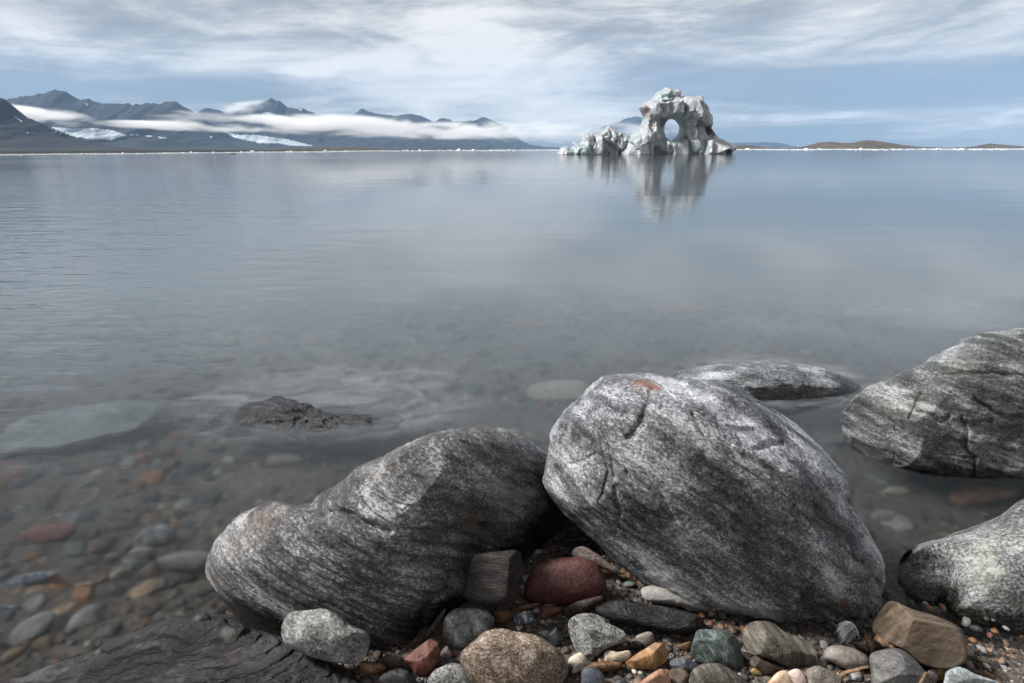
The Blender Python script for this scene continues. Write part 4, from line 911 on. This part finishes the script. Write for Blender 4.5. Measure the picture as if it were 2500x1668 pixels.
def twig(label, pts, zs, r0, r1, kk='wood', name='twig'):
    P = np.asarray([on_z([p[0]], [p[1]], z)[0] for p, z in zip(pts, zs)])
    t = np.linspace(0, len(P) - 1, 26); Q = np.stack([np.interp(t, np.arange(len(P)), P[:, k]) for k in range(3)], 1)
    Q = Q + 0.0012 * np.stack([fbm(Q * 60 + k * 9, 2, 4 + k) for k in range(3)], 1)
    V, F = tube(Q, lambda s: (r0 * (1 - s) + r1 * s) * (1 + 0.07 * math.sin(s * 23)))
    me_F = np.asarray([f if len(set(f)) == 4 else f for f in F])
    o = mesh_obj(name, V, me_F, K[kk], loc=tuple(Q.mean(0)))
    o.data.validate()
    return tag(o, label, 'twig')
twig('brown twig leaning beside the pinkish slab behind the red stone', conv(Zm, [(640, 205), (690, 250), (740, 290), (800, 332)]), (0.125, 0.115, 0.10, 0.092), 0.007, 0.003)
twig('short tan twig lying in front of the flat pale oval stone', conv(Zr, [(840, 842), (920, 800), (1000, 785), (1075, 768)]), (0.09, 0.10, 0.105, 0.11), 0.0035, 0.0028)
twig('bent straw-coloured twig over the flat grey stone', conv(Zr, [(1500, 900), (1525, 850), (1540, 808), (1575, 850), (1615, 900)]), (0.115, 0.13, 0.14, 0.125, 0.10), 0.0025, 0.002)
twig('stubby tan stick under the lit end of the brown block', conv(Zr, [(1140, 525), (1190, 560), (1285, 618)]), (0.11, 0.11, 0.10), 0.007, 0.006)
def feather():
    root = bpy.data.objects.new('feather', None); COL.objects.link(root)
    base = on_z(*[[q] for q in Zr(1000, 535)], 0.10)[0]; root.location = base
    tag(root, 'small downy grey feather curled against the largest boulder', 'feather')
    q = [on_y([p[0]], [p[1]], base[1] + dy_)[0] for p, dy_ in zip(conv(Zr, [(1000, 535), (988, 480), (965, 430), (930, 400), (890, 392)]), (0, 0.0, 0.002, 0.004, 0.006))]
    t = np.linspace(0, 4, 40); Q = np.stack([np.interp(t, np.arange(5), np.asarray(q)[:, k]) for k in range(3)], 1)
    m1, nt, out = new_mat('feather_quill'); principled(nt, out, (0.42, 0.40, 0.37), 0.5)
    V, F = tube(Q, lambda s: 0.0011 * (1 - 0.7 * s), 6); o = mesh_obj('quill', V, np.asarray(F), m1, loc=(0, 0, 0)); o.data.validate(); o.parent = root; o.matrix_parent_inverse = Matrix.Translation(-Vector(base))
    m2, nt, out = new_mat('feather_vane'); n = noise(texco('Object'), 900, 3, 0.6)
    principled(nt, out, ramp(n, [(0.3, (0.12, 0.12, 0.125)), (0.7, (0.36, 0.36, 0.37))]), 0.7)
    rg = random.Random(3); VV, FF = [], []
    for i in range(6, 40):
        for k in range(4):
            c = Q[i]; L = rg.uniform(0.6, 1) * 0.034 * math.sin(math.pi * (0.12 + 0.8 * i / 40))
            dr = np.array([-0.85 + rg.uniform(-0.15, 0.1), rg.uniform(-0.35, 0.35), -0.55 + rg.uniform(-0.2, 0.35)])
            pth = [c + dr * L * s + np.array([0, 0, -0.25 * L * s * s]) for s in (0, 0.35, 0.7, 1.0)]
            v, f_ = tube(pth, lambda s: 0.00042 * (1 - 0.6 * s), 4); FF += [tuple(j + len(VV) for j in g) for g in f_]; VV += list(v)
    o = mesh_obj('vane', np.asarray(VV), np.asarray(FF), m2); o.data.validate(); o.parent = root; o.matrix_parent_inverse = Matrix.Translation(-Vector(base))
feather()

# ------------------------------------------------------------------ loose pebbles, gravel, stones under water
def base_mesh(seed, n=9, flat=0.7, fac=0):
    V, F = cube_sphere(n); rg = np.random.RandomState(seed); V = V.copy()
    V *= [1.0, rg.uniform(0.6, 0.9), rg.uniform(flat - 0.15, flat + 0.1)]
    for _ in range(fac):
        v = rg.normal(size=3); v /= np.linalg.norm(v); q = V @ v; lim = q.max() * rg.uniform(0.6, 0.85)
        V = V - np.maximum(0, q - lim)[:, None] * v
    V = V * (1 + 0.10 * fbm(V * 1.4 + seed, 3, seed) + 0.03 * fbm(V * 5, 2, seed + 1))[:, None]
    me = mesh_obj('pebble', V, F, None); m = me.data; bpy.data.objects.remove(me); return m
PM = [base_mesh(100 + k, 9, 0.65, (0, 3, 5, 0, 4, 2, 6, 3)[k]) for k in range(8)]
PEB = {}
def peb_mat(key, cols, sc=70, **kw):
    PEB[key] = rock('pebble_' + key, cols, sc, (0.4, 0.7, 0.2), 2.0, 0.4, bumpd=0.01, bumps=0.35, **kw)
# pebble materials work in the unit mesh's own coordinates
peb_mat('dark_grey', ((0.02, 0.02, 0.022), (0.05, 0.05, 0.053), (0.12, 0.12, 0.122)), 2.2)
peb_mat('pale_grey', ((0.11, 0.11, 0.11), (0.23, 0.23, 0.225), (0.40, 0.39, 0.375)), 2.4)
peb_mat('tan', ((0.13, 0.09, 0.05), (0.28, 0.21, 0.14), (0.43, 0.35, 0.26)), 2.0)
peb_mat('rust', ((0.075, 0.032, 0.014), (0.20, 0.095, 0.045), (0.34, 0.20, 0.11)), 2.0)
peb_mat('cream', ((0.32, 0.27, 0.21), (0.50, 0.45, 0.37), (0.66, 0.62, 0.55)), 1.8)
peb_mat('brown', ((0.03, 0.022, 0.017), (0.085, 0.062, 0.047), (0.17, 0.13, 0.10)), 2.2)
peb_mat('brick', ((0.06, 0.024, 0.018), (0.14, 0.055, 0.042), (0.22, 0.11, 0.09)), 2.0)
peb_mat('green_grey', ((0.04, 0.048, 0.045), (0.10, 0.115, 0.108), (0.20, 0.225, 0.215)), 2.2)
def with_mat(me, mat):
    key = (me.name, mat.name)
    if key not in _wm:
        c = me.copy(); c.name = 'pebble'; c.materials.clear(); c.materials.append(mat); _wm[key] = c
    return _wm[key]
_wm = {}
def put(name, me, loc, size, rg, label, cat, group, squash=1.0):
    o = bpy.data.objects.new(name, me); COL.objects.link(o)
    o.location = loc; o.scale = (size, size * rg.uniform(0.8, 1.15), size * squash)
    o.rotation_euler = (rg.uniform(-0.5, 0.5), rg.uniform(-0.5, 0.5), rg.uniform(0, 6.28))
    return tag(o, label, cat, group)
def scatter_beach():
    rg = np.random.RandomState(17); placed = []; keys = ['dark_grey', 'dark_grey', 'dark_grey', 'brown', 'brown', 'pale_grey', 'tan', 'rust', 'cream', 'brick', 'green_grey']
    smalls = [(O.min(0), O.max(0), O) for O in OUTL if O[:, 1].max() < 1745 and (O.max(0) - O.min(0)).max() < 320]
    tries = 0
    while len(placed) < 190 and tries < 9000:
        tries += 1
        px, py = rg.uniform(870, 2460), rg.uniform(1375, 1690)
        r = min(26, 6.5 * rg.pareto(2.6) + 7)
        P = on_z([px], [py], 0.085)[0]; gz = float(ground_z(P[0], P[1]))
        if gz < 0.015: continue
        P = on_z([px], [py], gz + 0.004)[0]
        if near_any(px, py, smalls, -r * 0.55): continue
        if any((px - a) ** 2 + ((py - b) * 1.15) ** 2 < (0.85 * (r + c)) ** 2 for a, b, c in placed): continue
        placed.append((px, py, r)); key = keys[rg.randint(len(keys))]; kk = key.replace('_', ' ')
        sz = r / FPX * 1.32
        put('pebble', with_mat(PM[rg.randint(8)], PEB[key]), (P[0], P[1], gz + sz * 0.22), sz, rg, 'small loose %s pebble bedded in the dark beach gravel' % kk, 'pebble', '%s pebbles on the beach' % kk, rg.uniform(0.75, 1.1))
scatter_beach()

def m_tint(name, rough, spec=0.35, bs=40):
    m, nt, out = new_mat(name)
    a = nt.nodes.new('ShaderNodeVertexColor'); a.layer_name = 'tint'
    n = noise(texco('Object'), bs * 10, 3, 0.6)
    c = cmix(0.6, a.outputs[0], cmix(n, (0.55, 0.55, 0.55), (1.5, 1.5, 1.5)), 'MULTIPLY')
    principled(nt, out, c, rough, bump(n, 0.5, 0.0012), spec)
    return m
PALETTE = np.array([(0.035, 0.034, 0.036), (0.06, 0.055, 0.05), (0.09, 0.085, 0.08), (0.05, 0.036, 0.028), (0.12, 0.085, 0.058), (0.19, 0.15, 0.11), (0.16, 0.078, 0.04), (0.22, 0.22, 0.21), (0.36, 0.33, 0.28), (0.025, 0.025, 0.028), (0.10, 0.045, 0.036)])
WEIGHT = np.array([16, 13, 10, 12, 7, 4, 4, 5, 2.5, 14, 3]); WEIGHT = WEIGHT / WEIGHT.sum()
_t = (1 + 5 ** 0.5) / 2
ICO_V = np.array([(-1, _t, 0), (1, _t, 0), (-1, -_t, 0), (1, -_t, 0), (0, -1, _t), (0, 1, _t), (0, -1, -_t), (0, 1, -_t), (_t, 0, -1), (_t, 0, 1), (-_t, 0, -1), (-_t, 0, 1)]) / math.hypot(1, _t)
ICO_F = np.array([(0, 11, 5), (0, 5, 1), (0, 1, 7), (0, 7, 10), (0, 10, 11), (1, 5, 9), (5, 11, 4), (11, 10, 2), (10, 7, 6), (7, 1, 8), (3, 9, 4), (3, 4, 2), (3, 2, 6), (3, 6, 8), (3, 8, 9), (4, 9, 5), (2, 4, 11), (6, 2, 10), (8, 6, 7), (9, 8, 1)])
def grains(name, P, size, seed, mat, kind='stuff', tint=None, sink=0.25, shape=(1, 0.8, 0.55), label=None):
    rg = np.random.RandomState(seed); n = len(P)
    V = np.repeat(ICO_V[None], n, 0) * rg.uniform(0.72, 1.25, (n, 12, 1)) * (np.array(shape) * rg.uniform(0.75, 1.25, (n, 3)))[:, None, :] * size[:, None, None]
    a = rg.uniform(0, 6.28, n); ca, sa = np.cos(a)[:, None], np.sin(a)[:, None]
    x = V[:, :, 0] * ca - V[:, :, 1] * sa; y = V[:, :, 0] * sa + V[:, :, 1] * ca
    V = np.stack([x, y, V[:, :, 2]], -1) + (P + np.stack([0 * size, 0 * size, size * (0.5 - sink) * shape[2]], 1))[:, None, :]
    F = ICO_F[None] + (np.arange(n) * 12)[:, None, None]
    pal = PALETTE if tint is None else tint
    c = pal[rg.choice(len(pal), n, p=WEIGHT if tint is None else None)] * rg.uniform(0.7, 1.35, (n, 1))
    cc = np.concatenate([np.repeat(c[:, None], 12, 1), np.ones((n, 12, 1))], -1).reshape(-1, 4)
    return tag(mesh_obj(name, V.reshape(-1, 3), F.reshape(-1, 3), mat, colors=cc), kind=kind)
def scatter_gravel():
    rg = np.random.RandomState(5); n = 48000
    x, y = rg.uniform(-0.75, 1.35, n), rg.uniform(0.62, 1.42, n); z = ground_z(x, y)
    ok = z > -0.02; P = np.stack([x, y, z], 1)[ok]
    P[:, 2] += 0.012 * fbm(P * [5, 5, 0], 3, 3)
    grains('gravel', P, 0.0020 + 0.0020 * rg.pareto(2.4, len(P)).clip(0, 5.0), 8, m_tint('gravel', 0.55))
scatter_gravel()

# under water
UW = []
def U(label, pts, kk, fn=None, name='stone', **kw):
    o = stone(name, label, kw.pop('cat', 'stone'), conv(fn, pts) if fn else pts, kk if not isinstance(kk, str) else K[kk], under=-0.1, **kw); return o
K['paleslab'] = rock('pale_silt_stone', ((0.09, 0.11, 0.115), (0.19, 0.22, 0.225), (0.30, 0.335, 0.335)), 14, (0.3, 0.3, 0.3), 1.5, 0.3, big=0.2)
K['palecream'] = rock('pale_cream_stone', ((0.30, 0.275, 0.24), (0.42, 0.39, 0.345), (0.54, 0.51, 0.46)), 20, (0.3, 0.3, 0.3), 1.5, 0.3, big=0.2)
def Zu(x, y): return x / 2.279, y / 2.279 + 980
U('big pale slab under the water beyond the slate', [(-90, 470), (0, 420), (200, 250), (420, 170), (650, 132), (880, 130), (860, 220), (760, 330), (650, 420), (500, 455), (200, 480), (0, 520), (-100, 540)], 'paleslab', Zu, Y=2.10, df=0.04, lean=4.0, n=60, lump=0.10, fine=0.02, rfac=3)
U('cream stone glowing through the water above the banded boulder', E(705, 1207, 44, 19, -4), 'palecream', n=26, lump=0.05, df=0.04)
U('broad pale stone under water between the banded and the largest boulder', [(1288, 1030), (1300, 995), (1360, 978), (1430, 985), (1440, 1040), (1380, 1055), (1310, 1050)], 'palecream', n=30, df=0.05, lean=1.2)
U('long white slab under water left of the greenish boulder', [(2045, 852), (2100, 838), (2180, 840), (2215, 852), (2150, 868), (2085, 873)], 'palecream', n=26, df=0.05, lean=2.0)
U('pale grey sunken stone in mid water', [(1270, 800), (1310, 778), (1380, 772), (1450, 800), (1380, 815), (1300, 812)], 'paleslab', n=26, df=0.08, lean=2.0)
U('reddish sunken stone behind the washed rock', [(1590, 838), (1640, 824), (1720, 826), (1735, 842), (1670, 856), (1610, 852)], 'salmon', n=26, df=0.06, lean=2.0)
U('tan sunken stone behind the largest boulder', [(1225, 880), (1270, 862), (1340, 860), (1355, 874), (1290, 888), (1240, 892)], 'orange', n=26, df=0.05, lean=2.0)
U('pale sunken streak of stone in far shallow water', [(1785, 795), (1830, 787), (1890, 790), (1895, 800), (1830, 804)], 'paleslab', n=22, df=0.06, lean=2.2)
U('peach sunken stone between the greenish and the pale boulder', [(2298, 1290), (2320, 1262), (2380, 1248), (2450, 1258), (2460, 1290), (2380, 1315), (2310, 1318)], 'salmon', n=30, df=0.06, lean=0.9)
U('honey sunken pebble right of the largest boulder', E(2170, 1275, 34, 18), 'beige', n=22)
U('grey-white sunken pebble right of the largest boulder', E(2145, 1318, 32, 22), 'palegrey', n=22)
U('brown sunken stone below the greenish boulder', E(2250, 1225, 50, 20), 'rust', n=24)
U('white-patched dark sunken stone by the foot of the banded boulder', [(350, 1385), (375, 1350), (420, 1340), (442, 1370), (420, 1405), (370, 1408)], 'whiteblack', n=30, lump=0.08)
U('broad grey sunken stone touching the banded boulder', [(395, 1430), (420, 1408), (500, 1398), (540, 1420), (500, 1455), (420, 1462)], 'palegrey', n=30, lump=0.05)
U('small rounded grey sunken stone below the white-patched one', E(363, 1415, 30, 20, -15), 'palegrey', n=24)
U('pale yellowish sunken pebble near the slate', E(222, 1490, 24, 14, -30), 'beige', n=22)
U('long bluish sunken sliver of stone far from the boulders', [(30, 1495), (80, 1460), (150, 1443), (165, 1448), (100, 1480), (50, 1510)], 'bluewhite', n=24, df=0.02)
U('pale sunken chip by the black slate', E(300, 1465, 22, 12, -30), 'palecream', n=22)
U('brownish red sunken slab', [(70, 1385), (130, 1350), (200, 1345), (190, 1380), (120, 1410)], 'brick', n=24, df=0.03, lean=1.0)
U('pale bluish sunken stone close to the frame edge', E(45, 1545, 40, 14, -6), 'bluewhite', n=22)
def scatter_bed():
    rg = np.random.RandomState(29); placed = []; tries = 0
    keys = ['dark_grey', 'dark_grey', 'dark_grey', 'brown', 'brown', 'brown', 'pale_grey', 'pale_grey', 'tan', 'green_grey', 'green_grey', 'rust']
    sub = [(O.min(0), O.max(0), O) for O in OUTL]
    while len(placed) < 230 and tries < 9000:
        tries += 1
        px = rg.uniform(-20, 2510); py = rg.uniform(0, 1) ** 0.62 * 860 + 800
        if py > 1668: continue
        P = on_z([px], [py], -0.1)[0]
        for _ in range(6):
            gz = float(ground_z(P[0], P[1])); P = on_z([px], [py], gz)[0]
        if gz > -0.012 or P[1] > 6: continue
        sz = rg.uniform(0.02, 0.05) * (1 + 0.35 * rg.pareto(3)) * (1 + 0.25 * max(0, P[1] - 1.2))
        r = sz * FPX / P[1] * 0.8
        if near_any(px, py, sub, -r * 0.3): continue
        if any((px - a) ** 2 + ((py - b) * 1.5) ** 2 < (0.7 * (r + c)) ** 2 for a, b, c in placed): continue
        placed.append((px, py, r)); key = keys[rg.randint(len(keys))]; kk = key.replace('_', ' ')
        put('cobble', with_mat(PM[rg.randint(8)], PEB[key]), (P[0], P[1], gz + sz * 0.15), sz, rg, 'blurred %s cobble lying on the bed under shallow water' % kk, 'cobble', '%s cobbles under the water' % kk, 0.8)
scatter_bed()
def bed_gravel():
    rg = np.random.RandomState(15); n = 16000
    y = 0.7 + 3.6 * rg.uniform(0, 1, n) ** 1.6; x = rg.uniform(-1.1, 1.1, n) * (y + 0.5); z = ground_z(x, y); ok = (z < -0.005)
    P = np.stack([x, y, z], 1)[ok]
    grains('underwater_gravel', P, (0.006 + 0.006 * rg.pareto(2.5, len(P)).clip(0, 3.5)) * (0.7 + 0.3 * P[:, 1]), 9, m_tint('bed_gravel', 0.6, bs=10))
bed_gravel()

# ------------------------------------------------------------------ brash ice along the far shore
def m_brash():
    m, nt, out = new_mat('brash_ice'); n = noise(texco('Object'), 0.9, 4, 0.6)
    principled(nt, out, ramp(n, [(0.3, (0.50, 0.56, 0.60)), (0.65, (0.82, 0.84, 0.85))]), 0.6, bump(n, 0.5, 0.2)); return m
M_BRASH = m_brash()
BR = SHORE[1:] + [(1700, 365.6), (2000, 365.0), (2500, 364.0), (2800, 363.4)]
def shore_pt(px, j):
    return on_z([px], [np.interp(px, [p[0] for p in BR], [p[1] for p in BR]) + j], 0.0)[0]
def brash():
    rg = np.random.RandomState(31); P, Sz = [], []
    for _ in range(5200):
        px = rg.uniform(-150, 2600); cl = 0.5 + 0.5 * math.sin(px * 0.021 + 2 * math.sin(px * 0.006)) ; j = abs(rg.normal(0, 0.9)) * (0.6 + cl) - 0.1
        p = shore_pt(px, min(j, 3.0))
        P.append(p); Sz.append(rg.uniform(0.06, 0.20) * (1 + 0.5 * rg.pareto(3.2)) * p[1] / 260)
    Sz = np.clip(np.array(Sz), 0.05, 2.2)
    grains('brash_ice', np.array(P), Sz, 6, M_BRASH, tint=np.array([(0.8, 0.8, 0.8)]), shape=(1.6, 1.2, 0.8), sink=0.3)
    ices = [base_mesh(300 + k, 7, 0.75, 7) for k in range(5)]
    spots = [(795, 14), (845, 9), (1025, 10), (1120, 13), (1155, 10), (1245, 9), (1302, 8), (1966, 9), (2120, 7), (2395, 7), (2440, 6), (640, 7), (590, 9), (480, 7), (300, 8), (905, 8), (985, 7), (1200, 7), (1075, 8), (700, 7)]
    for k, (px, w_) in enumerate(spots):
        p = shore_pt(px, 0.7); sz = w_ / FPX * p[1] * 0.45
        put('ice_floe', with_mat(ices[k % 5], M_BRASH), (p[0], p[1], sz * 0.12), sz, rg, 'white lump of floating ice standing out in the brash along the far shore', 'ice floe', 'larger ice lumps in the brash line', 0.75)
brash()
p_ = on_z([567], [377.2], 0)[0]
stone('rock', 'small dark rock awash in the brash line below the glacier', 'rock', E(567, 376.6, 11, 2.2), K['black'], Y=float(p_[1]), df=1.2, n=16, lump=0.1)

# ------------------------------------------------------------------ foam where water washes the stones
def m_foam(amount, sc, wispy):
    m, nt, out = new_mat('foam'); p = texco('Object'); g = texco('Generated'); gx, gy, gz = sepxyz(g)
    w1 = noise(p, sc * 0.35, 3, 0.5); q = vadd(vmul(p, (1.0, 1.9, 1.0)), vec(w1 * wispy, w1 * wispy * 0.7, 0.0))
    n = noise(q, sc, 6, 0.62, 2.0, 0.8)
    a, b = (gx - 0.5) * 2.0, (gy - 0.5) * 2.0
    e = clamp01(1.0 - (a * a + b * b))
    al = sstep(n + e * 0.22, 0.45, 0.95) * sstep(e, 0.0, 0.45) * amount
    t = nt.nodes.new('ShaderNodeBsdfTransparent'); d_ = nt.nodes.new('ShaderNodeBsdfDiffuse'); d_.inputs[0].default_value = (0.72, 0.76, 0.80, 1)
    mx = nt.nodes.new('ShaderNodeMixShader'); X.put(mx.inputs[0], al); nt.links.new(t.outputs[0], mx.inputs[1]); nt.links.new(d_.outputs[0], mx.inputs[2]); nt.links.new(mx.outputs[0], out.inputs[0])
    return m
def foam(px, py, rx, ry, z, mat):
    c = on_z([px], [py], z)[0]; hx = abs(on_z([px + rx], [py], z)[0][0] - c[0]); y0 = on_z([px], [py + ry], z)[0][1]; y1 = on_z([px], [py - ry], z)[0][1]
    gx, gy = np.linspace(-1, 1, 30), np.linspace(0, 1, 20); xx, yy = np.meshgrid(gx, gy)
    V = np.stack([c[0] + hx * xx.ravel(), y0 + (y1 - y0) * yy.ravel(), z + 0.003 * fbm(np.stack([xx.ravel() * 4, yy.ravel() * 4, 0 * xx.ravel()], 1), 3, 5)], 1)
    return tag(mesh_obj('foam', V, grid_faces(20, 30), mat, loc=tuple(c)), kind='stuff')
M_FO = m_foam(0.12, 5.0, 1.4)
foam(800, 985, 430, 115, 0.006, M_FO)
foam(1870, 935, 330, 75, 0.006, m_foam(0.16, 6.0, 0.9))
def rim_foam():
    path = [on_z([p[0]], [p[1]], 0.004)[0] for p in [(524, 1437), (535, 1462), (552, 1487), (580, 1508), (615, 1524), (652, 1538), (690, 1552)]]
    t = np.linspace(0, 6, 60); Q = np.stack([np.interp(t, np.arange(7), np.asarray(path)[:, k]) for k in range(3)], 1)
    V, F = tube(Q, lambda s: 0.0032 * (0.5 + abs(math.sin(s * 9.0)) * 0.6) * (1 - 0.6 * s), 6); V[:, 2] = 0.003 + (V[:, 2] - 0.004) * 0.4
    m, nt, out = new_mat('foam_rim'); principled(nt, out, (0.7, 0.72, 0.74), 0.5)
    o = mesh_obj('foam', V, np.asarray(F), m); o.data.validate(); tag(o, kind='stuff')

# ------------------------------------------------------------------ haze over the fjord
def build_haze():
    m, nt, out = new_mat('haze')
    v = nt.nodes.new('ShaderNodeVolumePrincipled'); v.inputs['Color'].default_value = (0.42, 0.67, 1.0, 1)
    v.inputs['Density'].default_value = 3.5e-5; v.inputs['Anisotropy'].default_value = 0.0
    nt.links.new(v.outputs[0], out.inputs['Volume'])
    x0, x1, y0, y1, z0, z1 = -15500, 15500, -60, 15500, -6, 1700
    V = [(x, y, z) for z in (z0, z1) for y in (y0, y1) for x in (x0, x1)]
    F = [(0, 2, 3, 1), (4, 5, 7, 6), (0, 1, 5, 4), (2, 6, 7, 3), (0, 4, 6, 2), (1, 3, 7, 5)]
    tag(mesh_obj('haze', V, F, m, smooth=False), kind='stuff')
build_haze()
